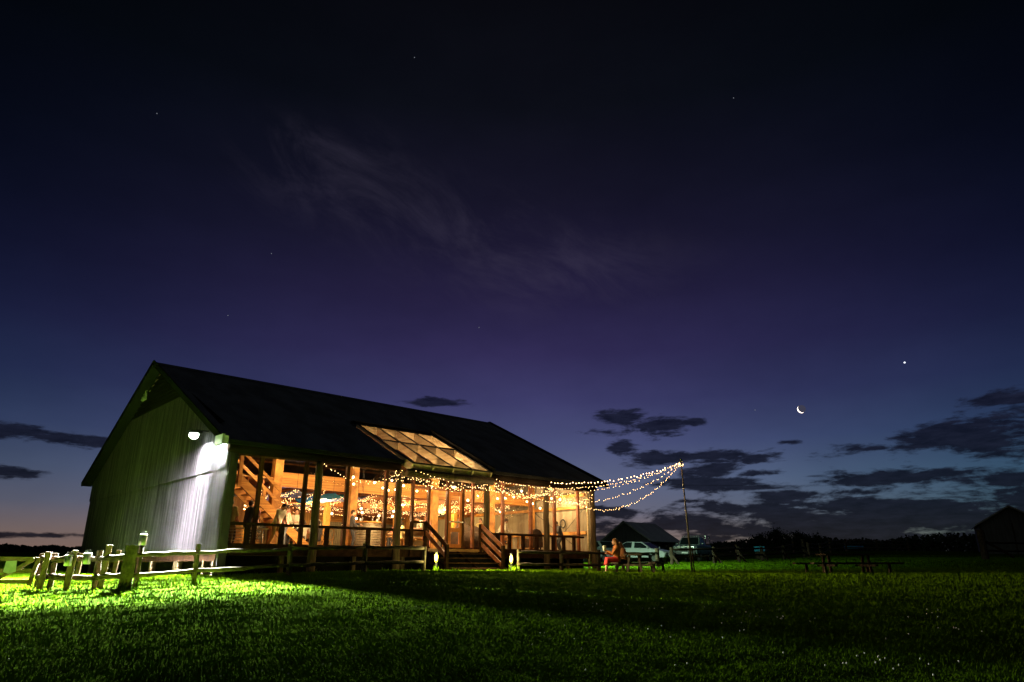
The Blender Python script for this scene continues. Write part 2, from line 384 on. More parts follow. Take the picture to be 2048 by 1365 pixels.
BA = R(43.2); BC = (-9.064, 22.0)
BU = (math.cos(BA), math.sin(BA)); BV = (-math.sin(BA), math.cos(BA))
def wor(u, v): return (BC[0] + u * BU[0] + v * BV[0], BC[1] + u * BU[1] + v * BV[1])
def mesh_np(name, v, f, m, kind='stuff'):
    me = bpy.data.meshes.new(name); nv = len(v); nf = len(f); k = f.shape[1]
    me.vertices.add(nv); me.vertices.foreach_set('co', v.astype(np.float32).ravel())
    me.loops.add(nf * k); me.loops.foreach_set('vertex_index', f.astype(np.int32).ravel())
    me.polygons.add(nf); me.polygons.foreach_set('loop_start', np.arange(0, nf * k, k, dtype=np.int32))
    me.update(calc_edges=True); me.materials.append(m)
    o = bpy.data.objects.new(name, me); COL.objects.link(o)
    return o
def grass():
    N = 560000
    r = np.exp(rng.uniform(math.log(4.2), math.log(75), N)); a = rng.uniform(R(-43), R(43), N)
    x = r * np.sin(a); y = r * np.cos(a)
    dx = x - BC[0]; dy = y - BC[1]; u = dx * BU[0] + dy * BU[1]; v = dx * BV[0] + dy * BV[1]
    keep = ~((u > -.1) & (u < 17.9) & (v > -.1) & (v < 17.3)) & ~((u > 7.8) & (u < 11) & (v > -1.6) & (v <= 0))
    x = x[keep]; y = y[keep]; r = r[keep]; n = len(x)
    pn = .5 + .5 * np.sin(x * 1.7 + np.sin(y * .9) * 2) * np.sin(y * 1.3 + np.cos(x * .7) * 2)
    pn2 = .5 + .5 * np.sin(x * 5.1 + 2 * np.sin(y * 3.3)) * np.sin(y * 4.7 + np.cos(x * 3.9) * 2)
    hgt = .72 * np.clip(.40 + r / 45, 0, .66) * (.035 + .045 * rng.random(n) + .035 * pn * rng.random(n) + .03 * pn2) * np.clip(.7 + r / 25, .8, 1.9)
    tall = rng.random(n) < .012; hgt[tall] *= 2.0
    w = .0028 + .0036 * np.clip(r / 12, .8, 6)
    z = H(x, y) - .01
    th = rng.uniform(0, 2 * np.pi, n); lean = rng.uniform(.1, .75, n) * hgt
    px, py = -np.sin(th) * w, np.cos(th) * w; lx, ly = np.cos(th) * lean, np.sin(th) * lean
    V = np.empty((n, 5, 3))
    V[:, 0] = np.stack([x - px, y - py, z], -1); V[:, 1] = np.stack([x + px, y + py, z], -1)
    V[:, 2] = np.stack([x - px * .7 + lx * .35, y - py * .7 + ly * .35, z + hgt * .6], -1)
    V[:, 3] = np.stack([x + px * .7 + lx * .35, y + py * .7 + ly * .35, z + hgt * .6], -1)
    V[:, 4] = np.stack([x + lx, y + ly, z + hgt], -1)
    b = np.arange(n)[:, None] * 5
    Fc = np.concatenate([b + np.array([[0, 1, 3]]), b + np.array([[0, 3, 2]]), b + np.array([[2, 3, 4]])])
    o = mesh_np('grass', V.reshape(-1, 3), Fc, M['grass'])
    tag(o, 'short green paddock grass covering the foreground', 'grass', kind='stuff')
    # white clover flowers in loose patches
    pts = []
    for _ in range(46):
        rr = rng.uniform(6, 14); aa = rng.uniform(-.6, .55); cx, cy = rr * math.sin(aa), rr * math.cos(aa)
        for _ in range(rng.integers(2, 9)):
            pts.append((cx + rng.normal() * .35, cy + rng.normal() * .3))
    mb = MB()
    for (a1, b1) in pts: mb.ball((a1, b1, h(a1, b1) + .075), .009, 5, 4)
    o = mb.build('clover_flowers', M['petal']); tag(o, 'tiny white clover flowers dotted through the foreground grass', 'flowers', kind='stuff')
grass()
def tuft(x, y, n=26, hh=.28, sp=.14):
    mb = MB()
    for _ in range(n):
        a = random.uniform(0, 6.28); rr = random.uniform(0, sp); bx, by = x + rr * math.cos(a), y + rr * math.sin(a); z = h(bx, by) - .02
        H_ = hh * random.uniform(.5, 1.2); l = random.uniform(.1, .6) * H_; w = .008
        b = random.uniform(0, 6.28); c, s_ = math.cos(b), math.sin(b)
        mb.add([(bx - s_ * w, by + c * w, z), (bx + s_ * w, by - c * w, z), (bx + c * l * .4 + s_ * w * .6, by + s_ * l * .4 - c * w * .6, z + H_ * .6), (bx + c * l * .4 - s_ * w * .6, by + s_ * l * .4 + c * w * .6, z + H_ * .6), (bx + c * l, by + s_ * l, z + H_)],
               [(0, 1, 2, 3), (3, 2, 4)])
    return mb

# ================================================================== THE BARN
L0, LW, FZ, HZ = 17.7, 17.16, 1.62, 4.45      # length, width, floor height, window head
EZ, SL = 4.8, (9.2 - 4.8) / 8.88                # eave height at v=-.3, roof slope
def rz(v): return EZ + (min(v, 17.16 - v) + .3) * SL
barn = empty('barn', (BC[0], BC[1], 0), BA, 'long gabled timber and iron barn with a brightly lit glazed front', 'barn')
def corrug(along, z0, z1f, a0, a1, fixed, off=0, pitch=.09, amp=.018, z0f=None, rows=1):
    """vertical corrugated sheet; along 'u' or 'v'; z1f(a) gives the top"""
    mb = MB(); n = int((a1 - a0) / pitch * 6); pr = []
    for i in range(n + 1):
        a = a0 + (a1 - a0) * i / n; w = math.sin(2 * math.pi * a / pitch) * amp + fixed + off
        lo = z0 + (z0f(a) if z0f else 0); hi = max(lo + .01, z1f(a))
        for z in (lo, hi): mb.v.append((a, w, z) if along == 'u' else (w, a, z))
    for i in range(n): mb.f.append((2 * i, 2 * i + 2, 2 * i + 3, 2 * i + 1))
    return mb
# left gable: two lapped tiers of iron, dark weatherboard gable, barge boards
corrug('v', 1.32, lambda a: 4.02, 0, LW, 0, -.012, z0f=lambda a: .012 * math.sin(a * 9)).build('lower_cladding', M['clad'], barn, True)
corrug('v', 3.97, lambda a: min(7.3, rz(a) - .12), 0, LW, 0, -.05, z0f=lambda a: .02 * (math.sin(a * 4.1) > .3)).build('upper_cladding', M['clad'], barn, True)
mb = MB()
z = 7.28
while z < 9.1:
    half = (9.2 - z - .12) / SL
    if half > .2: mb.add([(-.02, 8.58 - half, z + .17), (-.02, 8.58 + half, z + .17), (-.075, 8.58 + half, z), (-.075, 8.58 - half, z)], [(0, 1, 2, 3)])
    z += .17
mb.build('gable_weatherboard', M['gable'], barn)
mb = MB().box(-.13, -.08, 10.2, 10.75, 7.95, 8.6)
for k in range(6): mb.bar((-.15, 10.2, 8.0 + k * .1), (-.15, 10.75, 8.0 + k * .1), .03, .05)
mb.build('gable_louvre', M['barge'], barn)
for sgn, side in ((1, 0), (-1, 1)):
    for uu in (-.47, 18.59):
        e = (uu, -.32, EZ + .02) if side == 0 else (uu, 17.48, EZ + .02)
        MB().bar(e, (uu, 8.58, 9.22), .04, .22, (0, 0, 1)).build('barge_board', M['bargedark'], barn)
# roof sheets (corrugations run down the slope), with the opening under the skylight
def roofsheet(side, u0, u1, v0, v1, off=0):
    mb = MB(); pitch = .1; n = int((u1 - u0) / pitch * 4)
    for i in range(n + 1):
        u = u0 + (u1 - u0) * i / n; w = math.sin(2 * math.pi * u / pitch) * .016 + off
        for v in (v0, v1):
            vv = v if side == 0 else 17.16 - v
            mb.v.append((u, vv, EZ + (v + .3) * SL + w))
    for i in range(n): mb.f.append((2 * i, 2 * i + 2, 2 * i + 3, 2 * i + 1))
    return mb
mb = roofsheet(0, -.45, 6.45, -.3, 8.58)
m2 = roofsheet(0, 10.5, 18.57, -.3, 8.58); mb.add(m2.v, m2.f)
m2 = roofsheet(0, 6.45, 10.5, 3.35, 8.58); mb.add(m2.v, m2.f)
mb.build('front_roof', M['roof'], barn, True)
roofsheet(1, -.45, 18.57, -.3, 8.58).build('rear_roof', M['roof'], barn, True)
MB().prism([(.9, 5.6), (16.26, 5.6), (8.58, 9.2 - .2)], .0, .03, 'x').build('gable_lining', M['gable'], barn)
MB().prism([(8.33, 9.1), (8.58, 9.26), (8.83, 9.1), (8.58, 9.22)], -.48, 18.6, 'x').build('ridge_cap', M['roof'], barn)
# dark sheets added under the overhanging roof ends; their colour supplies the shade
for u0_, u1_ in ((-.44, -.03), (17.75, 18.55)):
    for side in (0, 1):
        q_ = [(u0_, -.3), (u1_, -.3), (u1_, 8.56), (u0_, 8.56)]; mb = MB()
        for dz in (-.04, -.06): mb.v += [(a_, b_ if side == 0 else 17.16 - b_, EZ + (b_ + .3) * SL + dz) for a_, b_ in q_]
        mb.f += [(0, 1, 2, 3), (7, 6, 5, 4), (0, 4, 5, 1), (1, 5, 6, 2), (2, 6, 7, 3), (3, 7, 4, 0)]
        mb.build('overhang_shade_sheet', M['trim'], barn)
# gutters
MB().prism([(-.44, EZ - .12), (-.3, EZ - .12), (-.28, EZ), (-.3, EZ - .02), (-.32, EZ - .1), (-.42, EZ - .1), (-.44, EZ), (-.46, EZ)], -.47, 6.4, 'x').build('gutter', M['trim'], barn)
g = MB().prism([(-.44, EZ - .12), (-.3, EZ - .12), (-.28, EZ), (-.3, EZ - .02), (-.32, EZ - .1), (-.42, EZ - .1), (-.44, EZ), (-.46, EZ)], 10.58, 18.59, 'x')
g.build('gutter', M['trim'], barn)
MB().box(-.5, -.42, -.5, .1, EZ - .16, EZ + .14).box(-.5, -.3, -.5, -.46, EZ - .16, EZ + .1).build('gutter_end_flashing', M['white'], barn)
# end wall, rear wall
corrug('v', 1.3, lambda a: rz(a) - .1, 0, LW, L0, .0).build('end_wall', M['inner'], barn, True)
MB().box(0, L0, LW - .04, LW, 1.3, EZ + .1).build('rear_wall', M['board'], barn)
corrug('u', 1.3, lambda a: 3.9, 11.8, 17.6, LW - .12, .0, pitch=.14).build('rear_iron_lining', M['inner'], barn, True)
mb = MB()
for uu in (.12, L0 - .12):
    for zz in (2.5, 3.72, 4.3, 5.2, 6.2):
        top = (zz - EZ) / SL - .3 if zz > EZ else 0
        mb.bar((uu, .25 + max(0, top), zz), (uu, LW - .25 - max(0, top), zz), .1, .14)
mb.build('wall_girt', M['timber'], barn)
MB().bar((L0 - .1, 1.2, 2.0), (L0 - .1, 3.9, 3.7), .02, .02).bar((L0 - .1, .3, 3.7), (L0 - .1, 2.4, 2.0), .02, .02).build('brace_rod', M['black'], barn)
# floor, skirt, bearers, stumps
MB().box(.02, L0 - .02, 0.02, LW - .06, FZ - .12, FZ - .03).build('floor', M['floor'], barn)
for a_, b_ in ((.3, 8.0), (10.9, L0)): MB().box(a_, b_, -.06, .0, FZ - .32, FZ + .02).build('front_skirt_board', M['darkwood'], barn)
MB().box(-.02, .03, .1, LW, 1.12, 1.4).build('side_bearer', M['darkwood'], barn)
MB().box(.3, 17.6, .5, .55, .5, 1.3).box(.15, .2, .4, LW, .4, 1.12).build('underfloor_shade_screen', M['void'], barn)  # near-black sheets that put the shade below the floor into their colour
for v in (.15, .95, 3.4, 3.6, 6.2, 9, 12, 15):
    x, y = wor(.05, v); g = h(x, y) - .2
    MB().box(-.06, .13, v - .09, v + .09, g, 1.14).build('stump', M['log'], barn, bevel=.01)
for u in (2.2, 4.9, 7.0, 12.6, 16.2):
    x, y = wor(u, .2); MB().tube([(u, .25, h(x, y) - .2), (u, .25, 1.3)], .1, 8).build('stump', M['log'], barn)
# log posts on the front
POST = [3.1, 6.45, 10.86, 14.45, 17.68]
for u in POST:
    x, y = wor(u, -.02); g = h(x, y) - .2
    pts = []; rr = []
    for k in range(9):
        z = g + (4.46 - g) * k / 8; pts.append((u + .012 * math.sin(k * 1.7 + u), -.12 + .01 * math.cos(k * 2.1 + u), z)); rr.append(.15 - .004 * k + .006 * math.sin(k * 3 + u * 2))
    MB().tube(pts, rr, 14).build('log_post', M['log'], barn, True)
x, y = wor(17.2, .1); MB().tube([(17.42, -.02, h(x, y) - .1), (17.42, -.02, 4.4)], .055, 10).build('slim_post', M['pale'], barn, True)
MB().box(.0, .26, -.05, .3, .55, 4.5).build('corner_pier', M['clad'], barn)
# eave beam, and the canopy beam over the steps
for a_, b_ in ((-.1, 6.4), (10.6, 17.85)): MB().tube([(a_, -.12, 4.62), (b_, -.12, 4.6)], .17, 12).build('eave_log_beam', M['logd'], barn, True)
MB().tube([(6.35, -.78, 4.30), (10.6, -.78, 4.30)], .15, 12).tube([(6.45, -.12, 4.32), (6.45, -.9, 4.3)], .1, 10).tube([(10.5, -.12, 4.32), (10.5, -.9, 4.3)], .1, 10).build('canopy_log_beam', M['log'], barn, True)
# soffit fascia behind the posts
MB().box(.26, 17.5, .28, .34, 4.45, 4.9).build('head_beam', M['frame'], barn)
# glazed wall at v=.35: sill, mullions, panes, transom at rail height
GV = .35
mul = [.32, 1.22, 2.85, 4.5, 6.17, 7.42, 8.2, 9.14, 9.96, 10.5, 12.2, 13.92, 15.48, 17.14]
for i, u in enumerate(mul):
    w = .05 if 5 <= i <= 9 else .065
    MB().box(u - w, u + w, GV - .06, GV + .06, FZ - .02, HZ).build('mullion', M['frame'] if i < 9 else M['redwood'], barn, bevel=.006)
MB().box(.3, 8.15, GV - .055, GV + .055, FZ - .06, FZ + .06).box(9.2, 17.15, GV - .055, GV + .055, FZ - .06, FZ + .06).build('window_sill', M['frame'], barn)
for a, b in zip(mul[:-1], mul[1:]):
    if abs(a - 8.2) < .01 or abs(a - 9.14) < .01: continue
    MB().box(a + .07, b - .07, GV - .004, GV + .004, FZ + .065, HZ - .01).build('window_pane', M['glass'], barn)
MB().box(7.47, 9.09, GV - .05, GV + .05, 3.9, 4.0).box(9.19, 9.91, GV - .05, GV + .05, 3.9, 4.0).build('door_head', M['redwood'], barn)
MB().box(8.25, 9.1, GV - .004, GV + .004, 4.01, HZ - .01).build('transom_pane', M['glass'], barn)
# the orange door, its push bar and panes
dr = MB().box(9.2, 9.34, GV - .03, GV + .03, FZ + .0, 3.88).box(9.78, 9.9, GV - .03, GV + .03, FZ, 3.88)
for z0, z1 in ((FZ, FZ + .2), (2.3, 2.45), (3.74, 3.88)): dr.box(9.34, 9.78, GV - .028, GV + .028, z0, z1)
dr = dr.build('door', M['door'], barn, bevel=.005)
MB().box(9.34, 9.78, GV - .006, GV + .006, FZ + .2, 2.3).box(9.34, 9.78, GV - .006, GV + .006, 2.45, 3.74).build('pane', M['glass'], dr)
MB().tube([(9.2, GV - .1, 2.68), (9.9, GV - .1, 2.68)], .03, 8).box(9.24, 9.28, GV - .1, GV - .03, 2.66, 2.7).box(9.82, 9.86, GV - .1, GV - .03, 2.66, 2.7).build('handle', M['metal'], dr)
# rail between the log posts
def rail(a, b):
    MB().box(a, b, -.05, .07, FZ + .6, FZ + .69).build('rail', M['darkwood'], barn, bevel=.01)
rail(.26, 7.72); rail(10.98, 17.1)
for u in (.85, 2.0, 3.65, 5.3, 7.0, 11.6, 12.28, 13.1, 13.95, 15.0, 15.7, 16.4):
    MB().box(u - .075, u + .075, -.045, .05, FZ - .3, FZ + .6).build('rail_post', M['darkwood'], barn)
# entrance steps with their sloping rails
x, y = wor(9.4, -1.5); gz = h(x, y)
st = MB()
for uu in (7.95, 9.4, 10.72): st.prism([(0, FZ - .05), (-1.75, gz - .1), (-1.75, gz - .3), (0, FZ - .5)], uu, uu + .06, 'x')
st = st.build('entrance_steps', M['darkwood'], barn)
n = 4
for k in range(n):
    z = FZ - .04 - (FZ - gz - .02) * (k + .6) / (n + .4); v = -.15 - k * .4
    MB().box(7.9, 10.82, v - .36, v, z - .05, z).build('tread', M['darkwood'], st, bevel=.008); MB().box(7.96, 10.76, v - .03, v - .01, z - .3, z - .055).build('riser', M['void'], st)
MB().box(7.9, 10.85, -.14, .3, FZ - .1, FZ - .0).build('landing_board', M['floor'], st)
top, bot = (-.1, 2.66), (-1.45, 1.78)
for uu, col, nr in ((7.74, M['darkwood'], 2), (10.55, M['redwood'], 3)):
    for k in range(nr):
        dz = k * .36
        MB().bar((uu, -.12, FZ + .96 - dz), (uu, -1.5, FZ + .05 - dz), .05, .16).build('handrail', M['redwood'] if (nr == 3 or k) else col, st, bevel=.006)
    for v, zt in ((-.12, FZ + 1.0), (-1.5, FZ + .12)):
        x, y = wor(uu, v); MB().box(uu - .06, uu + .06, v - .06, v + .06, h(x, y) - .2, zt).build('newel_post', M['darkwood'], st, bevel=.006)
MB().box(7.1, 7.74, -.17, -.07, FZ + .92, FZ + .99).build('landing_rail', M['darkwood'], st)
MB().box(7.05, 7.16, -.17, -.06, FZ - .3, FZ + .95).build('newel_post', M['darkwood'], st)
MB().box(7.16, 7.7, -.13, -.1, FZ + .1, FZ + .28).box(7.16, 7.7, -.13, -.1, FZ + .45, FZ + .62).build('landing_board', M['redwood'], st)
# skylight: glazing carried out over the steps
def rp(u, v, o=0): return (u, v, EZ + (v + .3) * SL + o)
sk = MB()
for k in range(5):
    u = 6.5 + k * .985; sk.bar(rp(u, -.86, .14), rp(u, 3.4, .14), .05, .07)
for v in (-.84, 1.55, 3.38): sk.bar(rp(6.5, v, .145), rp(10.44, v, .145), .06, .05)
sk = sk.build('skylight', M['black'], barn)
for k in range(4):
    for v0, v1 in ((-.8, 1.5), (1.6, 3.34)):
        u = 6.53 + k * .985
        MB().add([rp(u, v0, .15), rp(u + .925, v0, .15), rp(u + .925, v1, .15), rp(u, v1, .15)], [(0, 1, 2, 3)]).build('pane', M['poly'], sk)
MB().bar(rp(10.54, -.9, .2), rp(10.54, 3.6, .2), .1, .3).bar(rp(6.3, 3.5, .15), rp(10.6, 3.5, .15), .2, .12).build('flashing', M['trim'], sk)
for k in range(5):
    u = 6.5 + k * .985; MB().bar(rp(u, -.84, -.03), rp(u, 3.4, -.03), .07, .30).build('rafter', M['pale'], barn)
for v in (-.72, 1.62, 3.32): MB().bar(rp(6.53, v, -.03), rp(10.41, v, -.03), .07, .29).build('batten', M['pale'], barn)
for side in (0, 1):
    for a_, b_, c_ in (((0, 6.4, .1), (10.55, L0, .1), (6.4, 10.55, 3.4)) if side == 0 else ((0, L0, .1),)):
        roofsheet(side, a_, b_, c_, 8.5, -.03).build('roof_lining', M['lining'], barn, True)
# roof frame seen from below
for v in (.7, 1.9, 3.1, 4.3, 5.5, 6.7, 7.9):
    for side in (0, 1):
        vv = v if side == 0 else 17.16 - v; z = rz(v) - .09
        if side == 0 and .2 < v < 3.3:
            for a_, b_ in ((0, 6.4), (10.55, L0)): MB().box(a_, b_, vv - .04, vv + .04, z - .1, z).build('purlin', M['timber'], barn)
        else: MB().box(0, L0, vv - .04, vv + .04, z - .1, z).build('purlin', M['timber'], barn)
for u in (1.6, 3.1, 4.8, 6.25, 10.75, 12.6, 14.45, 16.1):
    for side in (0, 1):
        a = (u, .1, rz(.1) - .3) if side == 0 else (u, 17.06, rz(.1) - .3)
        MB().bar(a, (u, 8.58, 9.2 - .32), .09, .2).build('rafter', M['timber'], barn)
# mezzanine: edge beam at v=4, big square posts, joists, boards above
MB().box(3.25, L0 - .05, 3.95, 4.1, 3.95, 4.52).build('mezzanine_edge_beam', M['timber_u'], barn)
MB().box(3.25, L0 - .05, 4.12, LW - .1, 4.2, 4.26).box(.05, 3.25, 3.7, LW - .1, 4.2, 4.26).build('mezzanine_floor', M['board'], barn)
for u in (3.35, 6.75, 11.0, 14.5):
    MB().box(u - .17, u + .17, 3.6, 3.94, FZ - .03, 5.9).build('timber_post', M['timber'], barn, bevel=.012)
MB().box(17.3, 17.55, 3.7, 3.94, FZ - .03, 6.4).build('timber_post', M['timber'], barn, bevel=.012)
for v in (8.5, 13):
    for u in (4.4, 8.2, 12.2, 16): MB().box(u - .13, u + .13, v - .13, v + .13, FZ - .03, 4.0).build('timber_post', M['timber'], barn, bevel=.012)
    MB().box(.1, L0 - .1, v - .1, v + .1, 3.72, 3.98).build('mezzanine_bearer', M['redjoist'], barn)
JU = [1.0 + k * .62 for k in range(27)]
for u in JU:
    MB().box(u - .035, u + .035, (4.12 if u > 3.3 else 3.8), LW - .1, 3.99, 4.19).build('mezzanine_joist', M['redjoist'], barn)
MB().box(.15, 1.55, 2.55, 3.7, 3.9, 4.12).build('stair_landing', M['pale'], barn)
# staircase
sc = MB()
for v in (2.58, 3.58): sc.bar((1.35, v, 4.02), (4.25, v, FZ + .02), .06, .3)
sc = sc.build('staircase', M['timber_u'], barn)
for k in range(12):
    f = (k + .5) / 12; MB().box(1.35 + 2.9 * f - .02, 1.35 + 2.9 * f + .24, 2.62, 3.54, 4.0 - 2.38 * f - .04, 4.0 - 2.38 * f).build('tread', M['timber'], sc)
for dz in (.55, 1.0):
    MB().bar((1.35, 3.62, 4.02 + dz), (4.2, 3.62, FZ + .1 + dz), .05, .11).build('handrail', M['timber_u'], sc)
MB().bar((1.35, 2.54, 5.0), (3.0, 2.54, 3.65), .05, .11).build('handrail', M['timber_u'], sc)
for u, v in ((1.4, 2.52), (1.4, 3.65), (2.85, 3.65), (4.15, 3.65)):
    z = 4.02 - (u - 1.35) * .82; MB().box(u - .06, u + .06, v - .05, v + .05, z - .3, z + 1.05).build('newel_post', M['timber'], sc)
# loft balustrade on the landing
mb = MB()
for k in range(5): mb.bar((.15, 2.6, 4.3 + k * .22), (1.35, 2.6, 4.3 + k * .22), .02, .03)
mb.build('landing_balustrade', M['metal'], barn)
# rear wall windows and door, and rear rail beam
for u in (5.5, 9.0, 13.2):
    w = MB().box(u - .6, u + .6, LW - .07, LW - .045, 2.4, 3.5).build('rear_window', M['black'], barn)
    MB().box(u - .66, u + .66, LW - .1, LW - .06, 3.5, 3.6).box(u - .66, u + .66, LW - .1, LW - .06, 2.3, 2.4).box(u - .66, u - .6, LW - .1, LW - .06, 2.4, 3.5).box(u + .6, u + .66, LW - .1, LW - .06, 2.4, 3.5).box(u - .03, u + .03, LW - .1, LW - .06, 2.4, 3.5).build('frame', M['timber'], w)
MB().box(11.8, 17.6, LW - .32, LW - .15, 3.55, 3.95).build('rear_wall_beam', M['timber_u'], barn)
MB().tube([(L0 - .14 + 0*k, 1.75 + .17 * math.cos(k * .4488), 2.98 + .2 * math.sin(k * .4488)) for k in range(15)], .03, 8).build('wall_hoop', M['black'], barn)

# wood panel across the back of the stair (store under the loft)
MB().box(.2, 3.6, 7.2, 7.26, FZ - .02, 3.98).build('store_partition', M['board'], barn)

# ================================================================== lamps on the barn
def floodlight(u, v, z, sgn, label, power, col, size_deg, blend, aim, wash=0):
    x, y = wor(u, v); e = empty('floodlight', (x, y, z), BA, label, 'floodlight', 'floodlights on the barn gables')
    MB().box(*((-.02, .44) if sgn > 0 else (-.55, .02)), -.03, .03, .12, .16).build('bracket', M['black'], e)
    MB().box(-.2, .2, -.13, .13, .02, .12).build('housing', M['black'], e, bevel=.01)
    MB().ball((-.03, 0, -.03), .15, 16, 10, (1.0, 1, .9)).build('lens', M['flood'], e, True)
    if size_deg:
        ld = bpy.data.lights.new('floodlight_beam', 'SPOT'); ld.spot_size = R(size_deg); ld.spot_blend = blend
    else:
        # asymmetric yard flood: sharp upper cut-off, nothing thrown back at its own wall
        ld = bpy.data.lights.new('floodlight_beam', 'POINT'); ld.use_nodes = True; q = NT(ld.node_tree); em = [n for n in q.n if n.type == 'EMISSION'][0]
        sp = q.node('ShaderNodeSeparateXYZ'); q.put(sp.inputs[0], q.node('ShaderNodeNewGeometry').outputs['Incoming'])
        cz = q.m('MULTIPLY', sp.outputs[2], BEAMSIGN * -1.0)
        du = q.m('MULTIPLY', q.m('ADD', q.m('MULTIPLY', sp.outputs[0], BU[0]), q.m('MULTIPLY', sp.outputs[1], BU[1])), BEAMSIGN * -1.0)
        near_ = q.m('MULTIPLY_ADD', q.smooth(cz, .52, .82), -.88, 1.0)
        fu = q.smooth(du, -.035, .03)
        thr = q.m('DIVIDE', 1.0, q.m('MAXIMUM', q.m('MULTIPLY', cz, cz), .1))
        main = q.m('MULTIPLY', thr, q.smooth(cz, math.cos(R(67.3)), math.cos(R(63.8))))
        spl = q.m('ADD', q.m('MULTIPLY', q.smooth(cz, -.05, .2), SPILL), q.m('MULTIPLY', q.smooth(cz, .17, .40), .75))
        q.put(em.inputs['Strength'], q.m('MULTIPLY', q.m('MULTIPLY', q.m('ADD', main, spl), near_), fu))
    ld.energy = power; ld.color = col; ld.shadow_soft_size = .07
    lo = bpy.data.objects.new('floodlight_beam', ld); COL.objects.link(lo); lo.parent = e; lo.location = (0, 0, -.24)
    lo.rotation_euler = Vector(aim).to_track_quat('-Z', 'Y').to_euler()
    if wash:
        ld = bpy.data.lights.new('floodlight_wash', 'POINT'); ld.energy = wash; ld.color = (.95, 1, .97); ld.shadow_soft_size = .03
        ld.use_nodes = True; q = NT(ld.node_tree); em = [n for n in q.n if n.type == 'EMISSION'][0]
        sp = q.node('ShaderNodeSeparateXYZ'); q.put(sp.inputs[0], q.node('ShaderNodeNewGeometry').outputs['Incoming'])
        dv = q.m('MULTIPLY', q.m('ADD', q.m('MULTIPLY', sp.outputs[0], BV[0]), q.m('MULTIPLY', sp.outputs[1], BV[1])), -1.0)
        dn_ = q.m('MULTIPLY', sp.outputs[2], -1.0)
        w_ = q.m('MULTIPLY', q.m('ADD', q.m('MULTIPLY', sp.outputs[0], BU[0]), q.m('MULTIPLY', sp.outputs[1], BU[1])), 1.0)
        wall_ = q.m('MULTIPLY', q.smooth(q.m('MULTIPLY_ADD', q.smooth(dv, .25, .7), -.15, w_), .034, .062), q.m('POWER', q.m('MAXIMUM', w_, .06), -1.75))
        q.put(em.inputs['Strength'], q.m('MULTIPLY', q.m('MULTIPLY', q.smooth(dn_, -.02, .5), wall_), q.m('MULTIPLY_ADD', q.smooth(dv, -1.0, .25), .97, .03)))
        l2 = bpy.data.objects.new('floodlight_wash', ld); COL.objects.link(l2); l2.parent = e; l2.location = (-.05, 0, -.24)
    return lo
floodlight(-.5, 2.05, 5.26, 1, 'glaring white floodlight on the left gable wall near the eave', FLOODP, (.95, 1, .85), 0, .16, (-.2, -.5, -1), WALLP)
floodlight(18.3, 2.4, 5.2, -1, 'floodlight bracketed on the hidden far gable wall', FLOODR, (.62, 1, .66), 150, .5, (.35, .12, -1))

x, y = wor(8.75, -.55); e = empty('porch_lamp', (x, y, 3.98), BA, 'warm lamp under the canopy over the steps, shining on the lawn', 'porch lamp')
MB().bar((0, 0, .05), (0, 0, .3), .03, .03).build('bracket', M['black'], e); MB().lathe((0, 0, 0), [(.1, 0), (.09, .04), (.03, .07)], 14).build('housing', M['black'], e)
MB().ball((0, 0, -.01), .085, 12, 8, (1, 1, .6)).build('lens', M['globe'], e, True)
ld = bpy.data.lights.new('porch_lamp_light', 'SPOT'); ld.energy = PORCHP; ld.color = (1, .8, .45); ld.spot_size = R(96); ld.spot_blend = .7; ld.shadow_soft_size = .05
lo = bpy.data.objects.new('porch_lamp_light', ld); COL.objects.link(lo); lo.parent = e; lo.location = (0, -.1, -.1); lo.rotation_euler = Vector((.0, -1, -.66)).to_track_quat('-Z', 'Y').to_euler()

# path lamps by the steps
def path_lamp(px, py, label):
    g = h(px, py); e = empty('path_lamp', (px, py, g - .03), 0, label, 'garden light', 'small garden lights beside the steps')
    MB().tube([(0, 0, 0), (0, 0, .34)], .03, 8).build('stem', M['black'], e)
    MB().lathe((0, 0, .33), [(.03, 0), (.055, .05), (.062, .14), (.05, .24), (.02, .3)], 12).build('lens', M['path'], e, True)
    MB().lathe((0, 0, .64), [(.05, 0), (.05, .012), (.015, .04)], 12).build('cap', M['black'], e)
    ld = bpy.data.lights.new('path_lamp_light', 'POINT'); ld.energy = PATHP; ld.color = (1, .9, .3); ld.shadow_soft_size = .05
    lo = bpy.data.objects.new('path_lamp_light', ld); COL.objects.link(lo); lo.parent = e; lo.location = (0, -.18, .52)
lx, ly = wor(7.3, -1.35)
path_lamp(-2.56, 24.2, 'small glowing garden light left of the entrance steps')
path_lamp(-.03, 26.6, 'small glowing garden light right of the entrance steps')

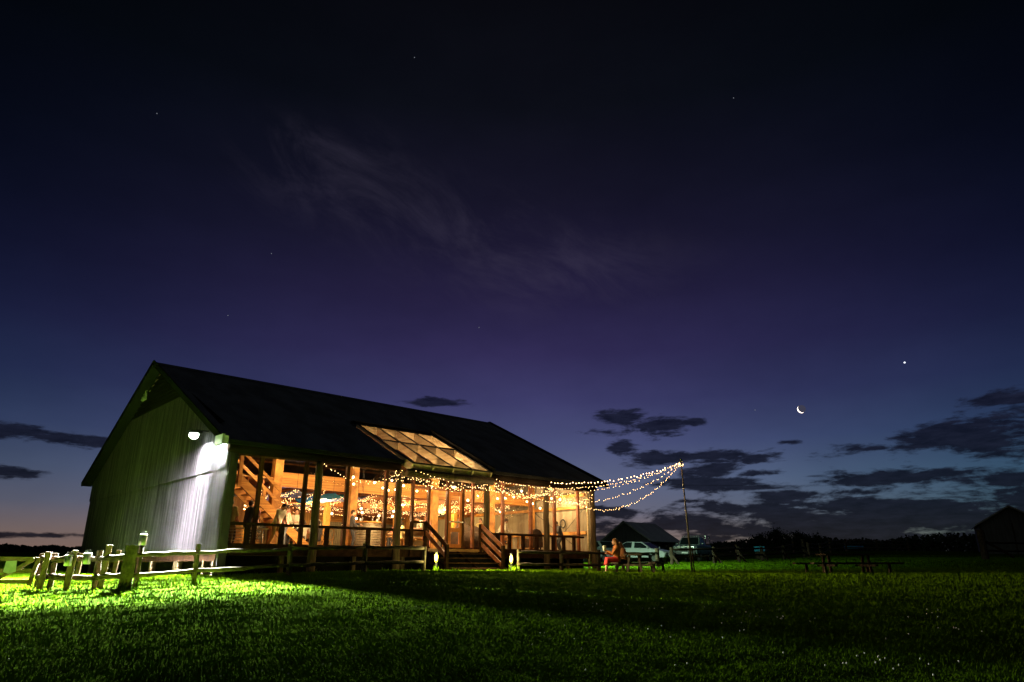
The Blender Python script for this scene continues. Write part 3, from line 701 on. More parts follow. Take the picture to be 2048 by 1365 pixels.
# ================================================================== strings of lights
bulbme = {}
def bulbmesh(r, m, key):
    if key not in bulbme:
        mb = MB().ball((0, 0, 0), r, 6, 4, (1, 1, 1.25)); o = mb.build('bulb', m); bulbme[key] = o.data; bpy.data.objects.remove(o)
    return bulbme[key]
def string(name, pts, nb, r, m, key, label, group, jitter=.02, extra=0, wirer=.004):
    e = empty(name, pts[0], 0, label, 'string lights', group)
    P = [Vector(p) - Vector(pts[0]) for p in pts]
    MB().tube(P, wirer, 4).build('wire', M['wire'], e)
    seg = [(P[i + 1] - P[i]).length for i in range(len(P) - 1)]; tot = sum(seg)
    def at_(s):
        i = 0
        while i < len(seg) - 1 and s > seg[i]: s -= seg[i]; i += 1
        return P[i].lerp(P[i + 1], min(1, s / seg[i]))
    me = bulbmesh(r, m, key)
    for k in range(nb):
        q = at_(tot * (k + .5 + random.uniform(-.3, .3)) / nb) + Vector([random.gauss(0, jitter) for _ in range(3)])
        o = bpy.data.objects.new('bulb', me); COL.objects.link(o); o.parent = e; o.location = q
    if extra:
        mb = MB()
        for k in range(extra):
            q = at_(tot * random.random()) + Vector([random.gauss(0, jitter * 1.3) for _ in range(3)]); mb.ball(q, r, 5, 4)
        o = mb.build('bulb_cluster', m, e); o['kind'] = 'stuff'
    return e
def sag(a, b, s, n=24): return [tuple(a[k] + (b[k] - a[k]) * i / n - (4 * s * (i / n) * (1 - i / n) if k == 2 else 0) for k in range(3)) for i in range(n + 1)]
PT = (7.14, 29.0, 5.11)
def bp(u, v, z): return (*wor(u, v), z)
for a, s, n_, r, k, lab in ((bp(14.45, -.3, 4.45), 1.48, 100, .021, 'fairy', 'lowest and deepest sagging string of warm bulbs between barn and pole'),
    (bp(10.86, -.3, 4.42), 1.28, 100, .021, 'fairy', 'second lowest string of warm bulbs from the post right of the door to the pole'),
    (bp(6.48, -.85, 4.42), 1.12, 100, .021, 'fairy', 'string of warm bulbs running from the post left of the door to the pole'),
    (bp(10.86, -.4, 4.45), .68, 100, .021, 'fairy', 'shallow string of warm bulbs second from the top, ending at the pole'),
    (bp(14.45, -.4, 4.6), .32, 46, .034, 'fest', 'topmost and straightest string of larger warm bulbs between barn and pole')):
    string('string_lights', sag(a, PT, s), int(n_ * (.85 if k == 'fairy' else .9)), r * .5, M['bulb'] if k == 'fairy' else M['bulbb'], k, lab, 'light strings from the barn to the pole')
MB().tube(sag((0, 0, 0), (17, 6, .55), .1), .006, 4).build('overhead_cable', M['wire'])
cb = bpy.data.objects['overhead_cable']; cb.location = bp(18.3, -.2, 4.9); tag(cb, 'thin dark overhead cable leaving the right eave of the barn', 'cable')
ev = [((3.1, 4.42), (6.45, 4.36), .5, 46, 'string of bulbs dipping under the eave from second to third log post'),
      ((6.45, 4.4), (9.3, 4.02), .12, 56, 'string of bulbs from the post left of the door to the door head'),
      ((6.45, 4.3), (10.86, 4.3), .42, 70, 'bulb string swagged deep across the entrance between the two door posts'),
      ((10.86, 4.38), (14.45, 4.3), .52, 66, 'string of bulbs swagged right of the door between log posts'),
      ((10.86, 4.3), (14.45, 4.12), .35, 66, 'lower string of bulbs crossing right of the door below its neighbour'),
      ((14.45, 4.35), (17.6, 4.3), .55, 60, 'string of bulbs swagged across the rightmost barn bay')]
for (u0, z0), (u1, z1), s, n_, lab in ev:
    string('string_lights', sag(bp(u0, -.3, z0), bp(u1, -.3, z1), s), int(n_ * .62), .0105, M['bulb'], 'fairy', lab, 'light strings along the barn eave', .035)
for u in (6.45, 10.86, 14.45):
    pts = [bp(u + .18 * math.cos(k * .9), -.12 + .18 * math.sin(k * .9), 4.42 - k * .018) for k in range(22)]
    lab = {6.45: 'tangle of bulbs wound round the top of the post left of the door', 10.86: 'tangle of bulbs wound round the top of the post right of the door', 14.45: 'tangle of bulbs wound round the top of the second post from the right'}[u]
    string('string_lights', pts, 20, .0105, M['bulb'], 'fairy', lab, 'light strings wound round the posts', .03)
# what the strings themselves give off
def string_glow(p, power):
    ld = bpy.data.lights.new('string_glow_light', 'POINT'); ld.energy = power; ld.color = (1, .68, .3); ld.shadow_soft_size = .02
    lo = bpy.data.objects.new('string_glow_light', ld); COL.objects.link(lo); lo.location = p
for u, z, pw in ((7.6, 3.95, 1.0), (9.2, 3.9, 1.2), (11.7, 3.95, 1.2), (13.4, 3.95, 1.2), (16.2, 4.0, 1.0)): string_glow(bp(u, -.75, z), STRP * pw)
for k in (.3, .6, .9):
    a_ = bp(14.45, -.3, 4.45); string_glow(tuple(a_[i] + (PT[i] - a_[i]) * k - (1.3 * 4 * k * (1 - k) if i == 2 else 0) for i in range(3)), STRP * .8)
# garlands hung in the joist bays below the loft
names = ['first', 'second', 'third', 'fourth', 'fifth', 'sixth', 'seventh', 'eighth', 'ninth', 'tenth', 'eleventh', 'twelfth', 'thirteenth']
for i in range(13):
    u = 2.2 + i * 1.18
    pts = []
    for s_ in range(4): 
        q = sag((*wor(u, 4.3 + s_ * 2.6), 3.93), (*wor(u + .15, 6.9 + s_ * 2.6), 3.93), .14, 8); pts += q if s_ == 0 else q[1:]
    string('fairy_light_garland', pts, 90, .012, M['bulb'], 'fairy', f'{names[i]} fairy light garland from the stairs end under the loft joists', 'garlands of fairy lights under the loft', .05, 120)

# drapes of coloured cloth between joists
def drape(u0, u1, v0, v1, z, m, label):
    mb = MB(); nu, nv = 8, 14
    for j in range(nv + 1):
        for i in range(nu + 1):
            a, b = i / nu, j / nv; mb.v.append((u0 + (u1 - u0) * a, v0 + (v1 - v0) * b, z - .16 * math.sin(math.pi * a) * (1 + .3 * math.sin(b * 9)) - .02 * math.sin(b * 31)))
    for j in range(nv):
        for i in range(nu):
            k = j * (nu + 1) + i; mb.f.append((k, k + 1, k + nu + 2, k + nu + 1))
    o = mb.build('ceiling_drape', m, None, True); o.location = (BC[0], BC[1], 0); o.rotation_euler = (0, 0, BA)
    so = o.modifiers.new('t', 'SOLIDIFY'); so.thickness = .006
    tag(o, label, 'drape', 'cloth drapes under the loft')
drape(1.1, 1.8, 6.0, 7.1, 3.96, M['tealcloth'], 'small teal drape under the loft behind the stairs, nearest the gable')
drape(2.6, 3.4, 5.0, 7.1, 3.96, M['bluecloth'], 'small pale blue drape seen behind the stair stringer')
drape(4.7, 5.5, 4.6, 9.5, 3.96, M['bluecloth'], 'long pale blue drape right of the stairs under the loft')
drape(6.4, 7.0, 4.6, 8.5, 3.96, M['tealcloth'], 'long teal drape just left of the second timber post')
drape(7.3, 8.1, 4.6, 10.5, 3.96, M['bluecloth'], 'long pale blue drape just right of the second timber post')

# hanging globes (festoon inside the glass)
def globe(u, v, z, label, light, r=.045):
    x, y = wor(u, v); zt = rz(v) - .15 if v < 4 else 4.15
    if zt > 5.2: zt = min(zt, z + 1.0 + .2 * random.random())
    e = empty('hanging_globe', (x, y, z), 0, label, 'light bulb', 'bare globes hanging inside the barn')
    MB().tube([(0, 0, .06), (0, 0, rz(v) - .14 - z if v < 4 else 4.15 - z)], .006, 5).build('cord', M['wire'], e)
    MB().lathe((0, 0, r * .8), [(.02, 0), (.02, .05), (.012, .06)], 8).build('socket', M['black'], e)
    MB().ball((0, 0, 0), r, 10, 8).build('glass_globe', M['globe'], e, True)
    if light:
        ld = bpy.data.lights.new('globe_light', 'POINT'); ld.energy = light; ld.color = (1, .69, .33); ld.shadow_soft_size = .03
        lo = bpy.data.objects.new('globe_light', ld); COL.objects.link(lo); lo.parent = e; lo.location = (0, 0, -.16)
GL = [(5.2, 1.15, 4.21, 1, 'high in the bay right of the first log post'), (5.85, 2.2, 4.08, 0, 'just below the highest globe left of the third log post'), (6.99, 2.5, 4.25, 0, 'between the second log post and the big timber post'), (5.6, 2.2, 3.9, 0, 'beside the second timber post at beam height'), (7.9, 2.6, 4.42, 0, 'above the left door post'), (7.51, 1.15, 4.06, 1, 'just right of the left door post'), (7.6, 2.8, 4.1, 0, 'left of two close to the third log post'), (7.75, 2.6, 4.0, 0, 'lower of the pair close to the third log post'), (8.1, 2.6, 4.05, 0, 'next to the log post at the doorway, at beam height'), (9.14, 2.5, 4.06, 0, 'over the left door sidelight'), (5.63, 1.15, 3.06, 1, 'low in the bay left of the slatted barrel'), (6.5, 2.5, 3.02, 0, 'lower of two hanging together left of the barrel'), (5.16, 2.5, 2.92, 0, 'low beside the lit screen'), (6.26, 2.5, 2.78, 0, 'lowest globe left of the barrel'), (7.3, 2.5, 2.93, 0, 'over the slatted barrel'), (7.06, 1.15, 2.84, 1, 'low beside the left door post'), (8.0, 2.5, 3.15, 0, 'above the low globe beside the left door post'), (8.9, 1.15, 4.07, 1, 'above the open doorway'), (3.13, 1.5, 2.34, 1, 'lowest one at the foot of the stairs'), (5.9, 2.9, 2.55, 0, 'near the tables behind the rail'), (10.99, 2.5, 3.11, 0, 'behind the orange door pane'), (10.89, 1.15, 3.69, 1, 'just left of the right door post'), (10.9, 2.4, 3.85, 0, 'behind the upper pane of the orange door'), (13.83, 2.5, 4.03, 0, 'right of the right door post at beam height'), (14.13, 1.15, 4.31, 1, 'highest in the bay right of the door'), (14.3, 2.5, 4.08, 0, 'second of the row right of the door'), (14.9, 2.5, 4.17, 0, 'third of the row right of the door'), (15.6, 2.3, 3.98, 0, 'fourth of the row right of the door'), (15.9, 2.2, 3.9, 0, 'last of the row right of the door, before the timber post'), (15.7, 1.5, 3.63, 1, 'low one against the corrugated end wall'), (16.9, 1.3, 4.1, 1, 'highest before the corrugated end wall'), (16.2, 1.2, 4.1, 0, 'left of the highest before the end wall')]
for u, v, z, l, lab in GL: globe(u, v, z, 'bare warm globe hanging ' + lab, GLOBEP if l else 0)
# lamps fixed under the loft
for u, v, lab in ((3.2, 9.5, 'flat ceiling lamp under the loft behind the staircase'), (7.2, 7.5, 'flat ceiling lamp under the loft behind the barrel'), (11.5, 7, 'bright ceiling lamp under the loft behind the doorway'),
                  (15, 8, 'flat ceiling lamp under the loft near the end wall'), (6, 13, 'flat ceiling lamp at the back left under the loft'), (12, 13, 'flat ceiling lamp at the back right under the loft')):
    x, y = wor(u, v); e = empty('ceiling_lamp', (x, y, 3.9), BA, lab, 'ceiling light', 'flat lamps under the loft')
    MB().lathe((0, 0, 0), [(.15, .0), (.16, .03), (.16, .09)], 16).build('base', M['white'], e); MB().ball((0, 0, 0), .14, 14, 8, (1, 1, .4)).build('diffuser', M['ceil'], e, True)
    ld = bpy.data.lights.new('ceiling_lamp_light', 'POINT'); ld.energy = CEILP; ld.color = (1, .69, .26); ld.shadow_soft_size = .06
    lo = bpy.data.objects.new('ceiling_lamp_light', ld); COL.objects.link(lo); lo.parent = e; lo.location = (0, 0, -.2)
x, y = wor(3.3, 6.0)
# high strip lamps near the roof
for u, lab in ((2.9, 'long tube lamp high under the roof by the stairs'), (9.6, 'long tube lamp high under the roof above the door'), (14.6, 'long tube lamp high under the roof near the end wall')):
    x, y = wor(u, 2.6); e = empty('tube_lamp', (x, y, 5.1), BA, lab, 'tube light', 'tube lamps under the roof')
    MB().box(-.5, .5, -.05, .05, .03, .1).bar((0, 0, .1), (0, 0, rz(2.6) - 5.1 - .15), .02, .02).build('batten', M['white'], e); MB().tube([(-.48, 0, 0), (.48, 0, 0)], .03, 8).build('tube', M['ceil'], e, True)
    ld = bpy.data.lights.new('tube_lamp_light', 'POINT'); ld.energy = TUBEP; ld.color = (1, .66, .32); ld.shadow_soft_size = .04
    lo = bpy.data.objects.new('tube_lamp_light', ld); COL.objects.link(lo); lo.parent = e; lo.location = (0, -.3, .0)

# ================================================================== people
def ik(a, b, l1, l2, pole):
    a = Vector(a); b = Vector(b); d = b - a; L = min(d.length, (l1 + l2) * .995); d = d.normalized(); b = a + d * L
    x = (l1 * l1 - l2 * l2 + L * L) / (2 * L); y = math.sqrt(max(0, l1 * l1 - x * x))
    p = Vector(pole); p = (p - d * p.dot(d)).normalized()
    return a + d * x + p * y, b
def baked(mb, voxel):
    me = bpy.data.meshes.new('tmp'); me.from_pydata(mb.v, [], mb.f); o = bpy.data.objects.new('tmp', me); COL.objects.link(o)
    r = o.modifiers.new('r', 'REMESH'); r.mode = 'VOXEL'; r.voxel_size = voxel
    s = o.modifiers.new('s', 'SMOOTH'); s.iterations = 3; s.factor = .5
    dg = bpy.context.evaluated_depsgraph_get(); m = bpy.data.meshes.new_from_object(o.evaluated_get(dg))
    bpy.data.objects.remove(o); return m
def person(loc, face, label, group=None, lean=0, hip=.92, side=0, hands=((.12, .3, .82), (.12, -.3, .82)), feet=((.05, .11, 0), (.02, -.11, 0)), head=(0, 0),
           top='shirt', sleeve=1.0, bottom='dpant', skirt=False, hair='hairb', long=False, knee=(1, 0, 0), s=.88, shoe='shoe'):
    """faces +X in its own frame; all lengths in metres of a 1.72 m person"""
    e = None
    ca, sa = math.cos(R(lean)), math.sin(R(lean))
    hipc = Vector((0, 0, hip))
    def T(x, y, z): return hipc + Vector((x * ca + z * sa, y + z * math.sin(R(side)), -x * sa + z * ca))
    waist, chest, neck = T(0, 0, .17), T(.0, 0, .40), T(-.01, 0, .545)
    hp, hy = head; q = Matrix.Rotation(R(hy), 3, 'Z') @ Matrix.Rotation(R(lean * .6 + hp), 3, 'Y')
    hc = neck + q @ Vector((.03, 0, .14))
    shl, shr = T(0, .175, .48), T(0, -.175, .48)
    arms = []
    for sh, hd, sg in ((shl, hands[0], 1), (shr, hands[1], -1)):
        el_, wr = ik(sh, hd, .29, .26, (-.6, sg * .5, -.5)); arms.append((sh, el_, wr, sg))
    legs = []
    for sg, ft in ((1, feet[0]), (-1, feet[1])):
        hj = hipc + Vector((0, sg * .095, -.02)); kn, an = ik(hj, Vector(ft) + Vector((0, 0, .08)), .43, .41, knee); legs.append((hj, kn, an, sg))
    def torso(mb, g=0, lo=0):
        for k in (-1, 0, 1):
            mb.tube([T(0, k * .07, -.06 + lo), T(0, k * .06, .1), T(.01, k * .075, .3), T(0, k * .085, .44), T(-.005, k * .06, .5)], [.095 + g, .1 + g, .105 + g, .1 + g, .06 + g], 12)
        mb.tube([shl, T(0, 0, .5), shr], [.058 + g, .07 + g, .058 + g], 10)
        mb.ball(shl, .062 + g, 10, 7); mb.ball(shr, .062 + g, 10, 7)
    def arm(mb, a, g=0, f=1.0):
        sh, el_, wr, sg = a; end = el_.lerp(wr, max(0, (f - .5) * 2)) if f > .5 else sh.lerp(el_, f * 2)
        if f > .5: mb.tube([sh, sh.lerp(el_, .4), el_, el_.lerp(end, .35), end], [.052 + g, .049 + g, .04 + g, .041 + g, .028 + g], 10); mb.ball(el_, .04 + g, 8, 6)
        else: mb.tube([sh, end], [.052 + g, .05 + g], 10)
    def leg(mb, l, g=0):
        hj, kn, an, sg = l; mb.ball(hj, .09 + g, 10, 7); mb.tube([hj, hj.lerp(kn, .4), kn, kn.lerp(an, .35), an], [.088 + g, .078 + g, .056 + g, .056 + g, .036 + g], 12); mb.ball(kn, .056 + g, 10, 7)
    b = MB(); torso(b)
    b.tube([T(0, 0, .48), neck, hc - q @ Vector((.02, 0, .06))], [.06, .052, .05], 10)
    b.ball(hc, .1, 16, 12, (.98, .78, 1.2), q); b.ball(hc + q @ Vector((.045, 0, -.065)), .05, 10, 8, (1, .9, .8), q)
    b.ball(hc + q @ Vector((.105, 0, -.015)), .016, 8, 6, (1, .8, 1.5), q)
    for sg in (1, -1): b.ball(hc + q @ Vector((-.005, sg * .08, -.01)), .026, 8, 6, (.7, .4, 1.2), q)
    for a in arms:
        arm(b, a); d = (a[2] - a[1]).normalized(); b.ball(a[2] + d * .045, .045, 10, 8, (.9, .55, .9)); 
    for l in legs: leg(b, l)
    fh = Vector((1, 0, 0))
    for hj, kn, an, sg in legs: b.tube([an + Vector((-.03, 0, -.04)), an + Vector((.06, 0, -.04)), an + Vector((.15, sg * .01, -.055))], [.04, .042, .026], 10)
    bm_ = baked(b, .013)
    # fingers rooted in the palm, unequal and curled; eyes and mouth
    v = [tuple(x.co) for x in bm_.vertices]; f = [tuple(p.vertices) for p in bm_.polygons]; nb = len(f)
    bpy.data.meshes.remove(bm_)
    fm = MB(); fm.v = v; fm.f = f
    for sh, el_, wr, sg in arms:
        d = (wr - el_).normalized(); sd = d.cross(Vector((0, 0, 1)));
        if sd.length < .2: sd = d.cross(Vector((1, 0, 0)))
        sd.normalize(); dn = sd.cross(d).normalized(); dn = dn if dn.z < 0 else -dn
        pm = wr + d * .06
        for k, ln in enumerate((.066, .076, .07, .054)):
            r0 = pm + sd * (k - 1.5) * .019
            fm.tube([r0, r0 + d * ln * .45 + dn * .006, r0 + d * ln * .75 + dn * .024, r0 + d * ln * .8 + dn * .045], [.0095, .009, .008, .006], 6)
        tb = wr + d * .03 - sd * sg * .03
        fm.tube([tb, tb + d * .025 - sd * sg * .022 + dn * .008, tb + d * .05 - sd * sg * .024 + dn * .02], [.012, .011, .008], 6)
    nf = len(fm.f)
    for sg in (1, -1): fm.ball(hc + q @ Vector((.09, sg * .032, .012)), .009, 6, 5)
    fm.tube([hc + q @ Vector((.088, -.02, -.055)), hc + q @ Vector((.097, 0, -.056)), hc + q @ Vector((.088, .02, -.055))], .005, 5)
    x, y, z = loc
    o = fm.build('person', M['skin'], None, True); o.data.materials.append(M['hairb'])
    for i in range(nf, len(fm.f)): o.data.polygons[i].material_index = 1
    o.location = loc; o.rotation_euler = (0, 0, face); o.scale = (s, s, s); tag(o, label, 'person', group)
    def live(mb, nm, m, vox=.015):
        c = mb.build(nm, M[m], o, True); r = c.modifiers.new('r', 'REMESH'); r.mode = 'VOXEL'; r.voxel_size = vox; r.use_smooth_shade = True
        k = c.modifiers.new('s', 'SMOOTH'); k.iterations = 3; return c
    sh = MB(); torso(sh, .018, -.02)
    for a in arms: arm(sh, a, .013, sleeve)
    live(sh, 'jumper' if top in ('rust', 'tan') else 'shirt', top)
    tr = MB(); 
    if skirt:
        kz = [legs[0][1].lerp(legs[0][2], .45), legs[1][1].lerp(legs[1][2], .45)]
        for k_, l in zip(kz, legs): tr.tube([l[0] + Vector((0, 0, .05)), l[1] + Vector((0, 0, .01)), k_], [.12, .105, .11], 12)
        tr.tube([(kz[0] + kz[1]) / 2, (legs[0][1] + legs[1][1]) / 2, hipc], [.12, .12, .13], 12)
        live(tr, 'skirt', bottom)
    else:
        for l in legs: leg(tr, l, .013)
        tr.tube([hipc + Vector((0, 0, -.04)), T(0, 0, .1)], [.135, .13], 14)
        live(tr, 'trousers', bottom)
    hm = MB(); hm.ball(hc + q @ Vector((-.022, 0, .028)), .106, 14, 10, (1, .86, 1.12), q)
    hm.ball(hc + q @ Vector((.045, 0, .095)), .045, 8, 6, (1, 1.4, .6), q)
    if long: 
        hm.tube([hc + q @ Vector((-.05, 0, .05)), hc + q @ Vector((-.085, 0, -.06)), T(-.11, 0, .42), T(-.12, 0, .24)], [.085, .09, .085, .04], 12)
        for sg in (1, -1): hm.tube([hc + q @ Vector((-.03, sg * .06, .02)), hc + q @ Vector((-.035, sg * .085, -.09)), T(-.06, sg * .1, .38)], [.04, .042, .02], 8)
    live(hm, 'hair', hair, .016)
    if shoe:
        for hj, kn, an, sg in legs:
            MB().tube([an + Vector((-.045, 0, -.045)), an + Vector((.05, 0, -.04)), an + Vector((.165, sg * .01, -.058))], [.046, .05, .032], 10).build('shoe', M[shoe], o, True)
    return o
def inside(u, v, dz=0): x, y = wor(u, v); return (x, y, FZ - .03 + dz)
D = math.degrees
def F_(deg): return BA + R(deg)   # heading relative to the barn's long side
GP = 'guests inside the barn'
person(inside(.78, 1.35), F_(60), 'standing person in yellowish shirt nearest the left gable wall', GP, top='yshirt', bottom='khaki', hands=((.3, .15, 1.1), (.25, -.15, 1.05)), sleeve=.5)
person(inside(1.02, 1.75), F_(20), 'short person in pink top between the yellow shirt and the dark shirt', GP, top='pink', bottom='dpant', s=.78, hands=((.3, .12, 1.05), (.3, -.12, 1.05)))
person(inside(1.35, 1.3), F_(15), 'dark haired person in charcoal shirt standing at the bar table', GP, top='dshirt', bottom='dpant', lean=8, hands=((.35, .1, 1.1), (.4, -.1, 1.15)))
person(inside(1.75, 1.6), F_(200), 'person in pink top facing the charcoal shirt across the bar table', GP, top='pink', bottom='khaki', s=.84, hands=((.3, .12, 1.1), (.3, -.12, 1.1)))
person(inside(2.42, 1.35), F_(-70), 'man in white shirt and khaki trousers stooping past the stairs', GP, lean=24, hip=.9, top='shirt', bottom='khaki', sleeve=.45, hands=((.34, .2, .85), (.3, -.16, .8)), feet=((.28, .1, 0), (-.25, -.1, .03)), head=(20, 0), s=.9)
person(inside(3.15, 2.2), F_(190), 'person in salmon top at the foot of the stairs with one arm raised', GP, top='pink', sleeve=.3, hands=((.42, .1, 1.5), (.2, -.2, .95)), bottom='dpant')
person(inside(3.62, 3.1), F_(-60), 'person in cream shirt standing behind the stair handrail', GP, top='shirt', hands=((.3, .1, 1.1), (.2, -.2, .9)), bottom='dpant')
person(inside(4.1, 3.3), F_(-120), 'person in cream shirt just left of the second log post', GP, top='shirt', hands=((.3, .1, 1.15), (.2, -.2, .9)), bottom='dpant', s=.86)
person(inside(5.9, 5.2), F_(-100), 'person in a long white dress between the tables', GP, top='linen', bottom='linen', skirt=True, s=.86)
SE = dict(hip=.5, feet=((.42, .1, 0), (.42, -.1, 0)), knee=(1, 0, .6), hands=((.36, .12, .74), (.36, -.12, .74)))
person(inside(7.7, 1.55), F_(20), 'seated person with long brown hair on a crossback chair left of the doorway', GP, top='yshirt', bottom='khaki', long=True, **SE)
person(inside(8.05, 2.3), F_(200), 'seated person in pink facing the long haired guest left of the doorway', GP, top='pink', bottom='dpant', **SE)
person(inside(9.0, 1.5), F_(165), 'person in white shirt and dark apron bending over in the open doorway', GP, lean=42, hip=.9, top='shirt', sleeve=.5, bottom='dpant', hands=((.62, .12, .95), (.6, -.12, 1.0)), feet=((.1, .12, 0), (-.2, -.1, 0)), head=(10, 0))
person(inside(12.55, .95), F_(-20), 'person in white shirt and dark trousers leaning forward on the rail right of the door', GP, lean=32, hip=.88, top='shirt', bottom='dpant', hands=((.5, .15, .85), (.45, -.15, .85)), feet=((0, .12, 0), (-.2, -.1, 0)), head=(10, 0))
person(inside(16.55, .95), F_(160), 'dark silhouetted person leaning by the last timber post near the end wall', GP, lean=22, hip=.86, top='dshirt', bottom='dpant', hands=((.5, .1, 1.0), (.35, -.15, .95)), head=(10, 0))
person(inside(14.2, 2.3), F_(180), 'seated person in rust top at the bar table right of the leaning guest', GP, top='tan', bottom='dpant', **SE)
for u, v, a, tp, lab in ((4.6, 6.1, 10, 'dshirt', 'seated person with dark top in front of the lit screen'), (5.3, 7.6, 190, 'yshirt', 'seated person in yellowish top at the long table under the loft'),
                         (8.9, 5.2, 100, 'pink', 'seated person in pink top deep behind the doorway'), (9.7, 6.0, 190, 'shirt', 'seated person in cream shirt deep behind the orange door')):
    person(inside(u, v), F_(a), lab, GP, top=tp, bottom='dpant', **SE)

for u, v, a, tp, hr, lab in ((4.95, 4.35, 90, 'shirt', 'hairb', 'guest in cream shirt with back to the lawn at the front table, left of centre'), (5.6, 4.35, 85, 'dshirt', 'hairb', 'guest in dark shirt with back to the lawn at the front table, right of centre'),
                         (5.95, 6.15, -90, 'pink', 'hairg', 'guest with auburn hair in pink facing the lawn across the front table'), (5.2, 6.2, -95, 'yshirt', 'hairb', 'guest in yellowish shirt facing the lawn across the front table'),
                         (8.3, 4.75, 90, 'tan', 'hairb', 'guest in tan top seated behind the doorway with back to the lawn'), (12.8, 4.85, 95, 'shirt', 'hairg', 'guest in cream top seated behind the covered furniture'),
                         (6.6, 2.2, -80, 'dshirt', 'hairb', None), (12.0, 3.0, -60, 'pink', 'hairg', None)):
    if lab: person(inside(u, v), F_(a), lab, GP, top=tp, bottom='dpant', hair=hr, **SE)
person(inside(6.15, 2.6), F_(-30), 'guest in dark shirt standing beside the slatted barrel counter', GP, top='dshirt', bottom='dpant', hands=((.35, .15, 1.1), (.25, -.15, .95)))
person(inside(10.2, 3.2), F_(-100), 'guest in pink dress standing well inside behind the orange door', GP, top='pink', bottom='pink', skirt=True, hair='hairg', long=True)
person(inside(13.3, 3.1), F_(-150), 'guest in yellowish shirt standing right of the covered furniture', GP, top='yshirt', bottom='dpant')

# ================================================================== furniture
def chair_proto():
    e = empty('crossback_chair', (0, 0, 0), 0, 'x', 'chair', 'wooden crossback chairs inside the barn')
    MB().lathe((0, 0, .40), [(.19, 0), (.2, .02), (.19, .04)], 14).build('seat', M['timber'], e)
    for sx, sy in ((1, 1), (1, -1), (-1, 1), (-1, -1)):
        MB().bar((sx * .14, sy * .14, .4), (sx * .18, sy * .18, 0), .03, .03).build('leg', M['timber'], e)
    b = MB().tube([(-.17, .17, .4), (-.2, .17, .75), (-.21, .1, .84), (-.22, 0, .86), (-.21, -.1, .84), (-.2, -.17, .75), (-.17, -.17, .4)], .016, 6)
    b.tube([(-.17, .16, .43), (-.2, -.14, .8)], .011, 5).tube([(-.17, -.16, .43), (-.2, .14, .8)], .011, 5); b.build('backrest', M['timber'], e, True)
    return e
cp = chair_proto(); first = True
spots = [(4.35,4.6,90,'at the left end of the front table'),(4.95,4.5,90,'second from the left at the front table'),(5.55,4.6,90,'third from the left at the front table'),(6.15,4.5,90,'just left of the big timber post'),
 (4.5,5.95,-90,'on the far side of the front table, left end'),(5.2,6.0,-90,'on the far side of the front table, middle'),(5.9,5.95,-90,'on the far side of the front table, right end'),
 (7.3,5.0,90,'at the table behind the barrel, left'),(8.3,4.6,90,'at the table behind the doorway, left'),(9.1,4.6,90,'at the table behind the doorway, right'),(8.5,6.3,-90,'far side of the table behind the doorway'),
 (7.62,1.5,20,'under the long haired guest left of the doorway'),(8.15,2.3,200,'facing the long haired guest'),(11.8,5.0,90,'behind the covered furniture, left'),(12.8,5.0,90,'behind the covered furniture, right'),
 (14.15,2.3,180,'under the guest in rust top'),(13.4,1.9,60,'beside the leaning guest at the small table'),(15.8,2.6,0,'near the end wall by the timber post'),(4.5,8.2,90,'second row of tables, left'),(5.4,8.2,90,'second row of tables, middle'),(6.3,8.2,90,'second row of tables, right')]
for u, v, a, lab in spots:
    if first: c = cp; first = False
    else: c = copy_tree(cp)
    c.location = inside(u, v); c.rotation_euler = (0, 0, F_(a)); c['label'] = 'wooden crossback chair ' + lab
def table(u, v, l, w, hgt, lab, m='table', cloth=False):
    x, y = wor(u, v); e = empty('dining_table', (x, y, FZ - .03), BA, lab, 'table', 'tables inside the barn')
    MB().box(-l / 2, l / 2, -w / 2, w / 2, hgt - .04, hgt).build('tabletop', M[m], e, bevel=.006)
    for sx in (-1, 1):
        for sy in (-1, 1): MB().box(sx * (l / 2 - .08) - .03, sx * (l / 2 - .08) + .03, sy * (w / 2 - .08) - .03, sy * (w / 2 - .08) + .03, 0, hgt - .04).build('leg', M[m], e)
    return e
table(5.3, 5.3, 2.4, .75, .68, 'honey timber table in the front row left of the timber post')
table(5.3, 7.4, 2.6, .75, .68, 'honey timber table in the second row under the loft')
table(8.7, 5.4, 2.2, .75, .68, 'honey timber table behind the doorway')
table(12.3, 5.6, 2.4, .75, .68, 'honey timber table behind the covered furniture')
table(13.7, 1.5, .8, .6, .8, 'small high table beside the leaning guest right of the door')
table(7.95, 1.95, .5, .5, .66, 'small square table between the two guests left of the doorway')
table(1.15, .95, 1.5, .45, .6, 'yellow topped bar table behind the first window pane', 'pale')
# wire shelf rack under the bar table window
x, y = wor(1.15, .62); e = empty('wire_rack', (x, y, FZ - .03), BA, 'low wire shelf rack in front of the yellow topped bar table', 'rack')
for k in range(5):
    mb = MB()
    for j in range(4): mb.tube([(-.7, -.1 + j * .07, .08 + k * .1), (.45, -.1 + j * .07, .08 + k * .1)], .007, 5)
    mb.build('shelf', M['metal'], e)
for sx in (-.7, .45):
    for sy in (-.1, .11): MB().tube([(sx, sy, 0), (sx, sy, .52)], .011, 6).build('leg', M['metal'], e)
